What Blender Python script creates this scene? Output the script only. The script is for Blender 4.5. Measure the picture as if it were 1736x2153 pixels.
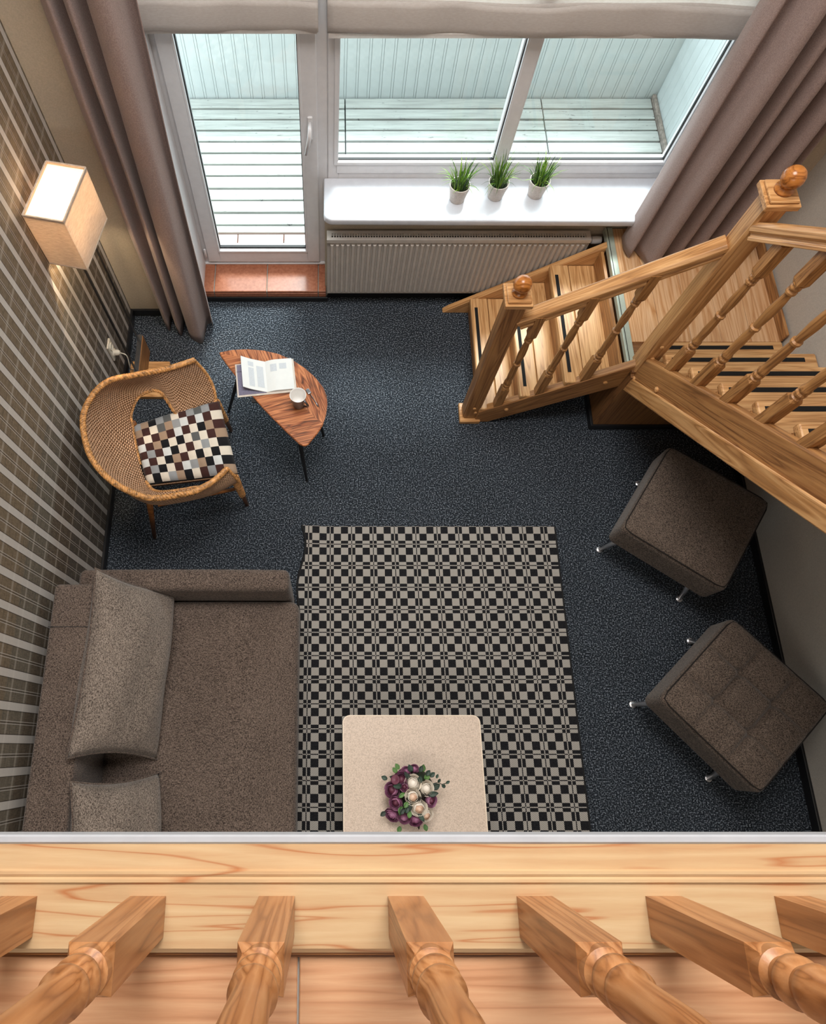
import bpy, bmesh, math, random
from mathutils import Vector, Matrix
random.seed(7)
for o in list(bpy.data.objects): bpy.data.objects.remove(o)
S = bpy.context.scene
COL = S.collection

# ------------------------------------------------------------------ camera, sky, sun, added fill lights, exposure
cam_d = bpy.data.cameras.new('camera'); cam = bpy.data.objects.new('camera', cam_d); COL.objects.link(cam)
cam.location = (0, 0, 3.6); cam.rotation_euler = (math.radians(19.34), 0, 0)
cam_d.sensor_fit = 'VERTICAL'; cam_d.sensor_height = 36; cam_d.lens = 36 * 1413 / 2153
cam_d.shift_x = (868 - 690) / 2153; cam_d.clip_start = 0.02; cam_d.clip_end = 100
S.camera = cam
S.view_settings.view_transform = 'Standard'; S.view_settings.look = 'None'
S.view_settings.gamma = 1; S.view_settings.use_curve_mapping = False
S.view_settings.exposure = 0.0
wd = bpy.data.worlds.new('World'); S.world = wd; wd.use_nodes = True
wd.node_tree.nodes['Background'].inputs[0].default_value = (0.88, 0.96, 1.0, 1)
wd.node_tree.nodes['Background'].inputs[1].default_value = 4.2
def light(name, kind, loc, energy, color, target=None, **kw):
    d = bpy.data.lights.new(name, kind); d.energy = energy; d.color = color
    for k, v in kw.items(): setattr(d, k, v)
    o = bpy.data.objects.new(name, d); COL.objects.link(o); o.location = loc
    if target is not None:
        o.rotation_euler = (Vector(target) - Vector(loc)).to_track_quat('-Z', 'Y').to_euler()
    return o
light('sun', 'SUN', (3, 9, 12), 6.0, (1.0, 0.97, 0.94), target=(3 - 2.2, 9 - 9, 12 - 15.2), angle=math.radians(18))
light('loft_fill', 'AREA', (0.3, -1.6, 4.9), 10, (1.0, 0.94, 0.86), target=(0.3, -0.6, 0), shape='RECTANGLE', size=1.6, size_y=1.2)  # added fill over the loft to balance brightness; no fixture there
light('room_fill', 'AREA', (0.2, 1.6, 4.95), 145, (1.0, 0.97, 0.94), target=(0.2, 1.5, 0), shape='RECTANGLE', size=1.8, size_y=1.6)  # unseen area fill brightening the room, not an actual ceiling fixture
light('under_loft_fill', 'AREA', (0.0, -1.0, 2.62), 26, (1.0, 0.93, 0.84), target=(-0.1, 0.2, 0), shape='RECTANGLE', size=2.0, size_y=0.6)  # invented fill beneath the loft, lifting the sofa, table and rug

# ------------------------------------------------------------------ materials
def lin(c):
    return tuple((v / 12.92 if v <= 0.04045 else ((v + 0.055) / 1.055) ** 2.4) for v in c)
def hexc(h): return lin(tuple(int(h[i:i + 2], 16) / 255 for i in (0, 2, 4))) + (1,)
class NT:
    def __init__(s, name):
        s.m = bpy.data.materials.new(name); s.m.use_nodes = True; s.t = s.m.node_tree
        s.b = s.t.nodes['Principled BSDF']; s.out = s.t.nodes['Material Output']
    def n(s, ty, **kw):
        n = s.t.nodes.new(ty)
        for k, v in kw.items(): setattr(n, k, v)
        return n
    def put(s, sock, v):
        if hasattr(v, 'is_output'): s.t.links.new(v, sock)
        elif v is not None: sock.default_value = v
    def math(s, op, a, b=None, c=None):
        n = s.n('ShaderNodeMath', operation=op); s.put(n.inputs[0], a)
        if b is not None: s.put(n.inputs[1], b)
        if c is not None: s.put(n.inputs[2], c)
        return n.outputs[0]
    def mix(s, f, a, b, mode='MIX'):
        n = s.n('ShaderNodeMix', data_type='RGBA', blend_type=mode)
        s.put(n.inputs[0], f); s.put(n.inputs[6], a); s.put(n.inputs[7], b); return n.outputs[2]
    def coord(s, which='Object', scale=(1, 1, 1), rot=(0, 0, 0), rnd=False):
        v = s.n('ShaderNodeTexCoord').outputs[which]
        if rnd:
            r = s.n('ShaderNodeObjectInfo').outputs['Random']
            k = s.n('ShaderNodeVectorMath', operation='SCALE'); k.inputs[0].default_value = (7.3, 3.1, 5.7); s.put(k.inputs['Scale'], r)
            a = s.n('ShaderNodeVectorMath', operation='ADD'); s.put(a.inputs[0], v); s.put(a.inputs[1], k.outputs[0]); v = a.outputs[0]
        mp = s.n('ShaderNodeMapping'); s.put(mp.inputs[0], v); mp.inputs['Scale'].default_value = scale; mp.inputs['Rotation'].default_value = rot
        return mp.outputs[0]
    def noise(s, vec, scale, detail=3, rough=0.6, dist=0):
        n = s.n('ShaderNodeTexNoise'); s.put(n.inputs['Vector'], vec); n.inputs['Scale'].default_value = scale
        n.inputs['Detail'].default_value = detail; n.inputs['Roughness'].default_value = rough; n.inputs['Distortion'].default_value = dist
        return n.outputs[0]
    def ramp(s, f, stops, interp='LINEAR'):
        n = s.n('ShaderNodeValToRGB'); s.put(n.inputs[0], f); e = n.color_ramp.elements; n.color_ramp.interpolation = interp
        while len(e) < len(stops): e.new(0.5)
        for el, (p, c) in zip(e, stops): el.position = p; el.color = c
        return n.outputs[0]
    def bump(s, h, strength=0.3, dist=0.01):
        n = s.n('ShaderNodeBump'); n.inputs['Strength'].default_value = strength; n.inputs['Distance'].default_value = dist
        s.put(n.inputs['Height'], h); s.put(s.b.inputs['Normal'], n.outputs[0])
    def set(s, color=None, rough=0.6, metal=0, spec=None):
        if color is not None: s.put(s.b.inputs['Base Color'], color)
        s.b.inputs['Roughness'].default_value = rough; s.b.inputs['Metallic'].default_value = metal
        if spec is not None: s.b.inputs['Specular IOR Level'].default_value = spec
        return s.m
def plain(name, col, rough=0.5, metal=0, var=0.06, scale=25, bump=0, spec=None):
    t = NT(name); c = hexc(col); n = t.noise(t.coord(), scale, 4)
    lo = tuple(max(0, v * (1 - var * 2)) for v in c[:3]) + (1,); hi = tuple(min(1, v * (1 + var * 2)) for v in c[:3]) + (1,)
    t.set(t.ramp(n, [(0.3, lo), (0.7, hi)]), rough, metal, spec)
    if bump: t.bump(n, bump, 0.004)
    return t.m
def wood(name, dark, mid, lightc, rough=0.42, s=1.0, ax=0, streak=0.5, gs=1.0, dist=0.9, dw=.28):
    """grain runs along the object's local X (ax=0) or Y (ax=1)"""
    t = NT(name)
    sc = [22 * s, 22 * s, 22 * s]; sc[ax] = 1.3 * s
    v = t.coord(scale=tuple(sc), rnd=True)
    big = t.noise(v, 0.55 * gs, 3, 0.55, dist)
    w = t.math('FRACT', t.math('MULTIPLY', big, 9.0))
    w = t.math('ABSOLUTE', t.math('SUBTRACT', w, 0.5)); w = t.math('MULTIPLY', w, 2.0)
    fine = t.noise(v, 3.5, 4, 0.7)
    c = t.ramp(w, [(0.0, hexc(dark)), (dw, hexc(mid)), (1.0, hexc(lightc))])
    c2 = t.ramp(fine, [(0.3, hexc(dark)), (0.62, hexc(lightc))])
    t.set(t.mix(streak * 0.6, c, c2), rough); t.bump(fine, 0.12, 0.002)
    return t.m
M = {}
M['pine'] = wood('pine_wood', '8f5f33', 'ba854f', 'd8a873', 0.35)
M['pine_turned'] = wood('turned_pine_wood', '7f4d28', 'a46c3f', 'bd885a', 0.33, s=1.6, ax=2)
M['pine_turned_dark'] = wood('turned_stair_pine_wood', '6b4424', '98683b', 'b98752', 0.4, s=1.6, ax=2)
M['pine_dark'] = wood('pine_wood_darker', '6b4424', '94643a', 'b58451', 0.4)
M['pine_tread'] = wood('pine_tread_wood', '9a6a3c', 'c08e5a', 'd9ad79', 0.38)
M['pine_pale'] = wood('pale_pine_wood', 'a8693f', 'bf9d75', 'c9ad86', 0.36, s=1.2, streak=0.35, gs=0.9, dist=0.3, dw=.14)
M['finial'] = wood('finial_wood', '6f3d14', 'a5622a', 'c07c3c', 0.22)
M['laminate'] = wood('laminate_wood', 'a9713f', 'c89a6c', 'd8b28c', 0.3, s=0.7, ax=1, streak=0.6)
M['laminate_loft'] = wood('loft_laminate_wood', 'b07a55', 'c7926c', 'd4a680', 0.28, s=1.2, ax=0, streak=0.6, dist=0.3)
M['panel_wood'] = wood('brown_panel_wood', '5a3920', '7d5533', '94683f', 0.5)
M['leaf_wood'] = wood('rosewood_veneer', '2c140a', '8f4b2b', 'd08a5a', 0.35, s=1.0, ax=0, streak=0.3, gs=2.0)
M['lamp_wood'] = wood('lamp_base_wood', '5d3c20', '8a5d33', 'a9794a', 0.5)
M['chair_leg'] = wood('chair_leg_wood', '4a2812', '7c4a22', '96602f', 0.4)
M['white'] = plain('white_pvc', 'd3d2d4', 0.35, var=0.02)
M['rad'] = plain('radiator_enamel', 'bdb6af', 0.4, var=0.03)
M['sill'] = plain('white_sill', 'c6c9d0', 0.22, var=0.02)
M['black'] = plain('black_paint', '141414', 0.5)
M['rubber'] = plain('black_rubber', '0d0d0f', 0.55)
M['strip'] = plain('anti_slip_black', '0a0a0b', 0.9, scale=400, var=0.2)
M['base'] = plain('black_baseboard', '1b1b1d', 0.35)
M['wall'] = plain('beige_wall_paint', 'b7ab98', 0.85, var=0.05, scale=160, bump=0.15)
M['wallr'] = plain('grey_wall_paint', 'bab4ab', 0.85, var=0.05, scale=160, bump=0.15)
M['ceil'] = plain('white_ceiling_paint', 'dcdad4', 0.9, var=0.02)
M['edge'] = plain('white_edge_trim', 'adb1b8', 0.5, var=0.02)
M['chrome'] = plain('chrome_metal', 'e0e0e4', 0.28, 0.85, var=0.01)
M['seam'] = plain('dark_seam', '1c1613', 0.95)
M['steel'] = plain('brushed_steel', '8c9096', 0.3, 1.0, var=0.03)
M['grout'] = plain('grey_grout', '8b857c', 0.9)
M['ceramic'] = plain('white_ceramic', 'efedea', 0.2, var=0.02)
M['mugout'] = plain('grey_mug_glaze', '6d6660', 0.3)
M['potc'] = plain('pot_ceramic', 'c9bfb8', 0.55, var=0.08, scale=90)
M['soil'] = plain('dark_soil', '0f140c', 0.95)
M['paper'] = plain('page_paper', 'dfe3e2', 0.8, var=0.01)
M['print'] = plain('printed_grey', 'c5ccd2', 0.8, var=0.05, scale=300)
M['cover'] = plain('book_cover_board', 'cfc7bd', 0.6)
M['endpaper'] = plain('grey_violet_endpaper', '75738a', 0.8, var=0.1, scale=120)
M['socket'] = plain('ivory_socket', 'ddd6c6', 0.4, var=0.02)
M['stem'] = plain('dark_stem', '1c2a18', 0.7)
M['wrap'] = plain('dark_wrap_paper', '1c1a12', 0.6)
M['kerb'] = plain('concrete_kerb', '8c8078', 0.9, var=0.2, scale=40)
M['metalstrip'] = plain('pale_edge_profile', 'b4bfb2', 0.35, 0.3, var=0.03)
M['tile_out'] = plain('pale_outdoor_tile', 'c2a096', 0.4, var=0.05)
M['underdeck'] = plain('deck_gap_shade', '171c1e', 0.9)  # near-black under the boards, colouring the shade in the deck gaps
def m_tile():
    t = NT('terracotta_tile'); v = t.coord(rnd=True)
    n = t.noise(v, 60, 4); t.set(t.ramp(n, [(0.3, hexc('8a523a')), (0.7, hexc('a56a50'))]), 0.2); t.bump(n, 0.03, 0.002); return t.m
M['tile'] = m_tile()
def m_deck():
    t = NT('weathered_deck_wood'); v = t.coord(scale=(1.5, 25, 25), rnd=True)
    n = t.noise(v, 2, 5, 0.65); sp = t.noise(t.coord(scale=(1, 3, 1), rnd=True), 14, 3, 0.7)
    c = t.ramp(n, [(0.3, hexc('9b9c98')), (0.65, hexc('bcbfbb'))])
    k = t.ramp(sp, [(0.27, (0.12, 0.12, 0.12, 1)), (0.36, (1, 1, 1, 1))])
    t.set(t.mix(0.8, c, k, 'MULTIPLY'), 0.8); return t.m
M['deck'] = m_deck()
M['board'] = plain('pale_cladding_paint', 'c3cacb', 0.7, var=0.03, scale=8)
def m_glass():
    t = NT('window_glass'); tr = t.n('ShaderNodeBsdfTransparent'); tr.inputs[0].default_value = (0.93, 0.98, 0.98, 1)
    gl = t.n('ShaderNodeBsdfGlossy'); gl.inputs['Roughness'].default_value = 0.0
    fr = t.n('ShaderNodeFresnel'); bf = t.n('ShaderNodeNewGeometry').outputs['Backfacing']; t.put(fr.inputs[0], t.math('SUBTRACT', 1.5, t.math('MULTIPLY', bf, 1.5 - 1 / 1.5)))
    # smudges only vary the clearness of the pane
    mx = t.n('ShaderNodeMixShader'); t.put(mx.inputs[0], t.math('MINIMUM', fr.outputs[0], 0.9)); t.put(mx.inputs[1], tr.outputs[0]); t.put(mx.inputs[2], gl.outputs[0])
    t.t.links.new(mx.outputs[0], t.out.inputs[0]); return t.m
M['glass'] = m_glass()
def m_carpet():
    t = NT('dark_blue_carpet'); v = t.coord()
    a = t.noise(v, 135, 3, 0.75); b = t.noise(v, 3, 3)
    sp = t.ramp(a, [(0.38, hexc('0d0f12')), (0.52, hexc('2a3038')), (0.64, hexc('a4adb8'))])
    t.set(t.mix(0.25, sp, t.ramp(b, [(0.3, hexc('191d22')), (0.7, hexc('363d46'))])), 0.95, spec=0.1); t.bump(a, 0.7, 0.012); return t.m
M['carpet'] = m_carpet()
def m_fabric(name, dark, lightc, sc=230, ax=0.0, strength=0.35):
    t = NT(name); v = t.coord(rot=(0, 0, ax))
    a = t.noise(t.coord(scale=(1, 0.35, 1)), sc, 2, 0.7); b = t.noise(t.coord(scale=(0.35, 1, 0.35)), sc, 2, 0.7)
    k = t.math('MULTIPLY', t.math('ADD', a, b), 0.5); big = t.noise(v, 6, 2)
    c = t.ramp(k, [(0.42, hexc(dark)), (0.58, hexc(lightc))])
    t.set(t.mix(0.12, c, t.ramp(big, [(0.3, hexc(dark)), (0.7, hexc(lightc))])), 0.95, spec=0.15)
    t.b.inputs['Sheen Weight'].default_value = 0.15
    t.bump(k, strength, 0.006); return t.m
M['sofa'] = m_fabric('sofa_tweed', '251d1a', '7b6c62', 380)
M['cush'] = m_fabric('cushion_tweed', '372f2a', '998c81', 380)
M['otto'] = m_fabric('ottoman_tweed', '1f1814', '76675c', 380)
M['curtain'] = m_fabric('mauve_curtain', '86736e', 'a08c86', 500, strength=0.15)
def m_blind():
    t = NT('blind_linen'); n = t.noise(t.coord(scale=(1, 1, 4)), 60, 4)
    c = t.ramp(n, [(0.3, hexc('ddd6d1')), (0.7, hexc('e8e3df'))])
    d = t.n('ShaderNodeBsdfDiffuse'); tl = t.n('ShaderNodeBsdfTranslucent'); t.put(d.inputs[0], c); t.put(tl.inputs[0], c)
    mx = t.n('ShaderNodeMixShader'); mx.inputs[0].default_value = 0.45
    t.put(mx.inputs[1], d.outputs[0]); t.put(mx.inputs[2], tl.outputs[0]); t.t.links.new(mx.outputs[0], t.out.inputs[0]); return t.m
M['blind'] = m_blind()
def m_shade():
    t = NT('linen_lamp_shade'); n = t.noise(t.coord(scale=(1, 1, 14)), 40, 3, 0.7)
    c = t.ramp(n, [(0.3, hexc('b9a795')), (0.7, hexc('e2d5c6'))])
    d = t.n('ShaderNodeBsdfDiffuse'); tl = t.n('ShaderNodeBsdfTranslucent'); t.put(d.inputs[0], c); t.put(tl.inputs[0], c)
    mx = t.n('ShaderNodeMixShader'); mx.inputs[0].default_value = 0.24
    t.put(mx.inputs[1], d.outputs[0]); t.put(mx.inputs[2], tl.outputs[0]); t.t.links.new(mx.outputs[0], t.out.inputs[0]); return t.m
M['shade'] = m_shade()
def m_glow_sheet():  # material of the added sheet that whitens the shade's open top
    t = NT('shade_glow_sheet'); d = t.n('ShaderNodeBsdfDiffuse'); tl = t.n('ShaderNodeBsdfTranslucent'); d.inputs[0].default_value = (.9, .88, .84, 1); tl.inputs[0].default_value = (.95, .93, .9, 1)
    mx = t.n('ShaderNodeMixShader'); mx.inputs[0].default_value = 0.85
    t.put(mx.inputs[1], d.outputs[0]); t.put(mx.inputs[2], tl.outputs[0]); t.t.links.new(mx.outputs[0], t.out.inputs[0]); return t.m
def m_bulb():
    t = NT('lit_bulb'); e = t.n('ShaderNodeEmission'); e.inputs[0].default_value = (1, 0.86, 0.66, 1); e.inputs[1].default_value = 12
    t.t.links.new(e.outputs[0], t.out.inputs[0]); return t.m
M['bulb'] = m_bulb()
M['diff'] = m_glow_sheet()
def m_wallpaper():
    t = NT('tartan_wallpaper'); v = t.n('ShaderNodeTexCoord').outputs['Object']
    sp = t.n('ShaderNodeSeparateXYZ'); t.put(sp.inputs[0], v); y, z = sp.outputs[1], sp.outputs[2]
    fy = t.math('FRACT', t.math('ADD', t.math('DIVIDE', y, 0.1205), 10 - 1.358 / 0.1205 + 0.5))   # pale stripe centred on 0.5
    dy = t.math('ABSOLUTE', t.math('SUBTRACT', fy, 0.5))
    wide = t.math('LESS_THAN', dy, 0.125)
    edge = t.math('MULTIPLY', t.math('GREATER_THAN', dy, 0.125), t.math('LESS_THAN', dy, 0.155))
    pair = t.math('MULTIPLY', t.math('GREATER_THAN', dy, 0.445), t.math('LESS_THAN', dy, 0.47))
    pair2 = t.math('GREATER_THAN', dy, 0.488)
    fz = t.math('FRACT', t.math('ADD', t.math('DIVIDE', z, 0.1255), 10 - 0.773 / 0.1255 + 0.5))
    dz = t.math('ABSOLUTE', t.math('SUBTRACT', fz, 0.5))
    hz = t.math('SMOOTH_MIN', 1.0, t.math('MAXIMUM', 0.0, t.math('SUBTRACT', 1.0, t.math('DIVIDE', dz, 0.09))), 0.01)
    hl = t.math('LESS_THAN', t.math('ABSOLUTE', t.math('SUBTRACT', dz, 0.3)), 0.012)
    bands = t.ramp(t.math('FRACT', t.math('DIVIDE', z, 1.004)), [(0.0, hexc('3a3a3c')), (0.5, hexc('3a3a3c')), (0.505, hexc('40352b')), (0.745, hexc('453a30')), (0.75, hexc('5a5750')), (0.94, hexc('5b584f')), (0.95, hexc('6c5d49')), (1.0, hexc('6c5d49'))], 'LINEAR')
    up = t.math('GREATER_THAN', z, 1.0)
    base = t.mix(up, bands, hexc('74624b'))
    thr = t.noise(t.coord(scale=(1, 60, 4)), 8, 2, 0.6); thr2 = t.noise(t.coord(scale=(1, 4, 60)), 8, 2, 0.6)
    base = t.mix(0.5, base, t.ramp(t.math('MULTIPLY', t.math('ADD', thr, thr2), 0.5), [(0.35, hexc('2e261e')), (0.65, hexc('958773'))]), 'MIX')
    c = t.mix(t.math('MULTIPLY', hl, 0.35), base, hexc('2a231d'))
    c = t.mix(t.math('MULTIPLY', hz, 0.5), c, hexc('b0a89c'))
    c = t.mix(t.math('MULTIPLY', wide, 0.72), c, hexc('d2cdc8'))
    c = t.mix(t.math('MULTIPLY', edge, 0.6), c, hexc('221c18'))
    c = t.mix(t.math('MULTIPLY', pair, 0.55), c, hexc('c5c0ba'))
    c = t.mix(t.math('MULTIPLY', pair2, 0.6), c, hexc('2a2420'))
    t.set(c, 0.7); return t.m
M['paperwall'] = m_wallpaper()
def m_rug():
    t = NT('black_white_check_rug'); v = t.n('ShaderNodeTexCoord').outputs['Object']
    sp = t.n('ShaderNodeSeparateXYZ'); t.put(sp.inputs[0], v)
    def par(c, per, off):
        u = t.math('ADD', t.math('DIVIDE', c, per), off); fl = t.math('FLOOR', u); fr = t.math('FRACT', u)
        k = fl
        for th in (0.335, 0.67, 0.815, 0.855): k = t.math('ADD', k, t.math('GREATER_THAN', fr, th))
        return k
    # thin line sits at 0.835 of a period
    s = t.math('ADD', par(sp.outputs[0], 0.1196, 20.835 + 0.109 / 0.1196), par(sp.outputs[1], 0.1222, 20.835 - 1.069 / 0.1222))
    blk = t.math('GREATER_THAN', t.math('MODULO', s, 2.0), 0.5)
    wv = t.n('ShaderNodeTexWave'); t.put(wv.inputs[0], t.coord(rot=(0, 0, 0.785))); wv.inputs['Scale'].default_value = 55
    wt = t.mix(t.math('MULTIPLY', wv.outputs[1], 0.85), hexc('c6c0b8'), hexc('3c3a37'))
    n = t.noise(t.coord(), 220, 2)
    bl = t.ramp(n, [(0.3, hexc('121214')), (0.7, hexc('2a2a2d'))])
    t.set(t.mix(blk, wt, bl), 0.95, spec=0.1); t.bump(n, 0.3, 0.004); return t.m
M['rug'] = m_rug()
M['rugedge'] = plain('rug_binding_black', '101012', 0.9)
def m_laminate_top():
    t = NT('beige_speckle_laminate'); n = t.noise(t.coord(), 190, 2, 0.8)
    t.set(t.ramp(n, [(0.3, hexc('b29f8e')), (0.55, hexc('d2bfae')), (0.75, hexc('dccbbb'))]), 0.4); return t.m
M['ctop'] = m_laminate_top()
M['ctedge'] = plain('cream_table_edge', 'e6d6c2', 0.4, var=0.02)
def m_wicker():
    t = NT('woven_wicker'); uv = t.n('ShaderNodeTexCoord').outputs['UV']
    sp = t.n('ShaderNodeSeparateXYZ'); t.put(sp.inputs[0], uv)
    u, w = sp.outputs[0], sp.outputs[1]
    a = t.math('MULTIPLY', u, 92.0); b = t.math('MULTIPLY', w, 32.0)
    row = t.math('MODULO', t.math('FLOOR', b), 2.0)
    s1 = t.math('ABSOLUTE', t.math('SINE', t.math('ADD', t.math('MULTIPLY', a, math.pi), t.math('MULTIPLY', row, math.pi / 2))))
    s2 = t.math('ABSOLUTE', t.math('SINE', t.math('MULTIPLY', b, math.pi)))
    h = t.math('MULTIPLY', t.math('POWER', s1, 0.6), t.math('POWER', s2, 0.7))
    n = t.noise(t.coord(), 40, 3)
    hh = t.math('ADD', h, t.math('MULTIPLY', t.math('SUBTRACT', n, 0.5), 0.4))
    c = t.ramp(hh, [(0.15, hexc('2e1a0b')), (0.42, hexc('a06d42')), (0.8, hexc('ebc09c'))])
    t.set(c, 0.45); t.bump(h, 0.9, 0.008); return t.m
M['wicker'] = m_wicker()
M['cane'] = plain('cane_strand', 'b98650', 0.4, var=0.35, scale=60)
for nm, c in dict(p_black='17171a', p_brown='3f2724', p_cream='d8cfc0', p_tan='9c8570', p_grey='8f9294', p_white='cdd0cf', p_dgrey='585a5a').items():
    M[nm] = m_fabric('patch_' + nm[2:], c, c, 260, strength=0.25)
    t_ = M[nm].node_tree
def m_leaf(name, a, b):
    t = NT(name); n = t.noise(t.coord(rnd=True), 20, 3); t.set(t.ramp(n, [(0.3, hexc(a)), (0.7, hexc(b))]), 0.5); return t.m
M['grass'] = m_leaf('grass_green', '4a741c', '96b846')
M['grassd'] = m_leaf('grass_dark_green', '1d3c12', '447022')
M['leaf'] = m_leaf('dark_leaf_green', '101d15', '2a4536')
M['leafl'] = m_leaf('fresh_leaf_green', '2f5527', '5f8a45')
M['rosec'] = m_leaf('cream_petal', 'f2e9dc', 'fdf7ec')
M['rosep'] = m_leaf('peach_petal', 'e0b090', 'f6e6d2')
M['rosev'] = m_leaf('purple_petal', '8a4f70', 'c68fb0')
M['rosed'] = m_leaf('dark_purple_petal', '4a2030', '753a50')

# ------------------------------------------------------------------ mesh helpers
WM = {}
def place(o, W, parent):
    WM[o.name] = W
    if parent is not None:
        o.parent = parent; o.matrix_parent_inverse = WM[parent.name].inverted()
    o.matrix_basis = W
def empty(name, loc, label, cat, group=None, kind=None):
    o = bpy.data.objects.new(name, None); o.empty_display_size = 0.1; COL.objects.link(o)
    place(o, Matrix.Translation(Vector(loc)), None); tag(o, label, cat, group, kind); return o
def tag(o, label=None, cat=None, group=None, kind=None):
    if label: o['label'] = label
    if cat: o['category'] = cat
    if group: o['group'] = group
    if kind: o['kind'] = kind
    return o
def frame(xd, up=(0, 0, 1)):
    x = Vector(xd).normalized(); u = Vector(up)
    if abs(x.dot(u.normalized())) > 0.98: u = Vector((0, 1, 0))
    y = u.cross(x).normalized(); z = x.cross(y)
    return Matrix((x, y, z)).transposed()
class MB:
    def __init__(s): s.v = []; s.f = []; s.mi = []; s.cur = 0; s.uv = {}
    def add(s, vs, fs, uvs=None):
        b = len(s.v); s.v += [Vector(p) for p in vs]
        for i, f in enumerate(fs):
            if uvs: s.uv[len(s.f)] = [uvs[k] for k in f]
            s.f.append(tuple(b + k for k in f)); s.mi.append(s.cur)
        return s
    def box(s, a, b):
        x0, y0, z0 = a; x1, y1, z1 = b
        return s.add([(x0, y0, z0), (x1, y0, z0), (x1, y1, z0), (x0, y1, z0), (x0, y0, z1), (x1, y0, z1), (x1, y1, z1), (x0, y1, z1)],
                     [(0, 3, 2, 1), (4, 5, 6, 7), (0, 1, 5, 4), (1, 2, 6, 5), (2, 3, 7, 6), (3, 0, 4, 7)])
    def prism(s, pts, vec):
        n = len(pts); vec = Vector(vec); P = [Vector(p) for p in pts]
        nrm = Vector((0, 0, 0))
        for i in range(n): nrm += P[i].cross(P[(i + 1) % n])
        if nrm.dot(vec) > 0: P.reverse()
        return s.add(P + [p + vec for p in P], [tuple(range(n)), tuple(range(2 * n - 1, n - 1, -1))] +
                     [(i, n + i, n + (i + 1) % n, (i + 1) % n) for i in range(n)])
    def beam(s, p0, p1, w, h, up=(0, 0, 1)):
        return s.profile([(-w / 2, -h / 2), (w / 2, -h / 2), (w / 2, h / 2), (-w / 2, h / 2)], p0, p1, up)
    def profile(s, prof, p0, p1, up=(0, 0, 1)):
        p0, p1 = Vector(p0), Vector(p1); R = frame(p1 - p0, up); y, z = R.col[1], R.col[2]
        return s.prism([p0 + y * a + z * b for a, b in prof], p1 - p0)
    def lathe(s, prof, base, axis=(0, 0, 1), n=16, cap=True, ph=0.0):
        base = Vector(base); R = frame(axis); ax = R.col[0]; y, z = R.col[1], R.col[2]
        vs = []
        for r, h in prof:
            for i in range(n):
                a = 2 * math.pi * i / n + ph; vs.append(base + ax * h + (y * math.cos(a) + z * math.sin(a)) * r)
        fs = []
        for k in range(len(prof) - 1):
            for i in range(n):
                j = (i + 1) % n; fs.append((k * n + i, k * n + j, (k + 1) * n + j, (k + 1) * n + i))
        if cap:
            fs.append(tuple(reversed(range(n)))); m = (len(prof) - 1) * n; fs.append(tuple(range(m, m + n)))
        return s.add(vs, fs)
    def tube(s, path, r, n=8, closed=False):
        P = [Vector(p) for p in path]; vs = []; fs = []; m = len(P)
        rr = r if isinstance(r, (list, tuple)) else [r] * m
        prev = None
        for i, p in enumerate(P):
            d = (P[(i + 1) % m] - P[i - 1]) if closed else (P[min(i + 1, m - 1)] - P[max(i - 1, 0)])
            d.normalize()
            if prev is None: R = frame(d); y = R.col[1].copy()
            else: y = (prev - d * prev.dot(d)).normalized()
            z = d.cross(y); prev = y
            for k in range(n):
                a = 2 * math.pi * k / n; vs.append(p + (y * math.cos(a) + z * math.sin(a)) * rr[i])
        for i in range(m if closed else m - 1):
            for k in range(n):
                a, b = i * n, ((i + 1) % m) * n; fs.append((a + k, a + (k + 1) % n, b + (k + 1) % n, b + k))
        if not closed: fs += [tuple(reversed(range(n))), tuple(range((m - 1) * n, m * n))]
        return s.add(vs, fs)
    def grid(s, fn, nu, nv, uv=False, flip=False, skip=None):
        vs = [fn(i / nu, j / nv) for i in range(nu + 1) for j in range(nv + 1)]
        us = [(i / nu, j / nv) for i in range(nu + 1) for j in range(nv + 1)]
        fs = []
        for i in range(nu):
            for j in range(nv):
                if skip and skip(i, j): continue
                a = i * (nv + 1) + j; q = (a, a + nv + 1, a + nv + 2, a + 1); fs.append(q[::-1] if flip else q)
        return s.add(vs, fs, us if uv else None)
    def rbox(s, c, half, r, n=3, seg=4, fn=None, T=None):
        """box with rounded edges; fn(p)->p reshapes it, T places it"""
        c = Vector(c); hx = Vector(half); axes = []
        for a in range(3):
            h = half[a]; ins = h - r
            co = [-h + r - r * math.cos(math.pi / 2 * k / n) * 1.0 for k in range(n)] + [(-ins + 2 * ins * k / seg) for k in range(seg + 1)]
            co = co + [-x for x in reversed(co[:n])]
            axes.append(sorted(set(round(x, 6) for x in co)))
        for a in range(3):
            b, d = (a + 1) % 3, (a + 2) % 3
            for sg in (-1, 1):
                B, D = axes[b], axes[d]; vs = []
                for p in B:
                    for q in D:
                        v = Vector((0, 0, 0)); v[a] = sg * half[a]; v[b] = p; v[d] = q
                        k = Vector([max(-(hx[i] - r), min(hx[i] - r, v[i])) for i in range(3)])
                        e = v - k; v = k + e.normalized() * r if e.length > 1e-9 else v
                        if fn: v = fn(v)
                        v = (T @ v) if T is not None else v + c
                        vs.append(v)
                fs = []
                for i in range(len(B) - 1):
                    for j in range(len(D) - 1):
                        w = i * len(D) + j; qd = (w, w + len(D), w + len(D) + 1, w + 1); fs.append(qd if sg > 0 else qd[::-1])
                s.add(vs, fs)
        s.weld = True; return s
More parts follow.
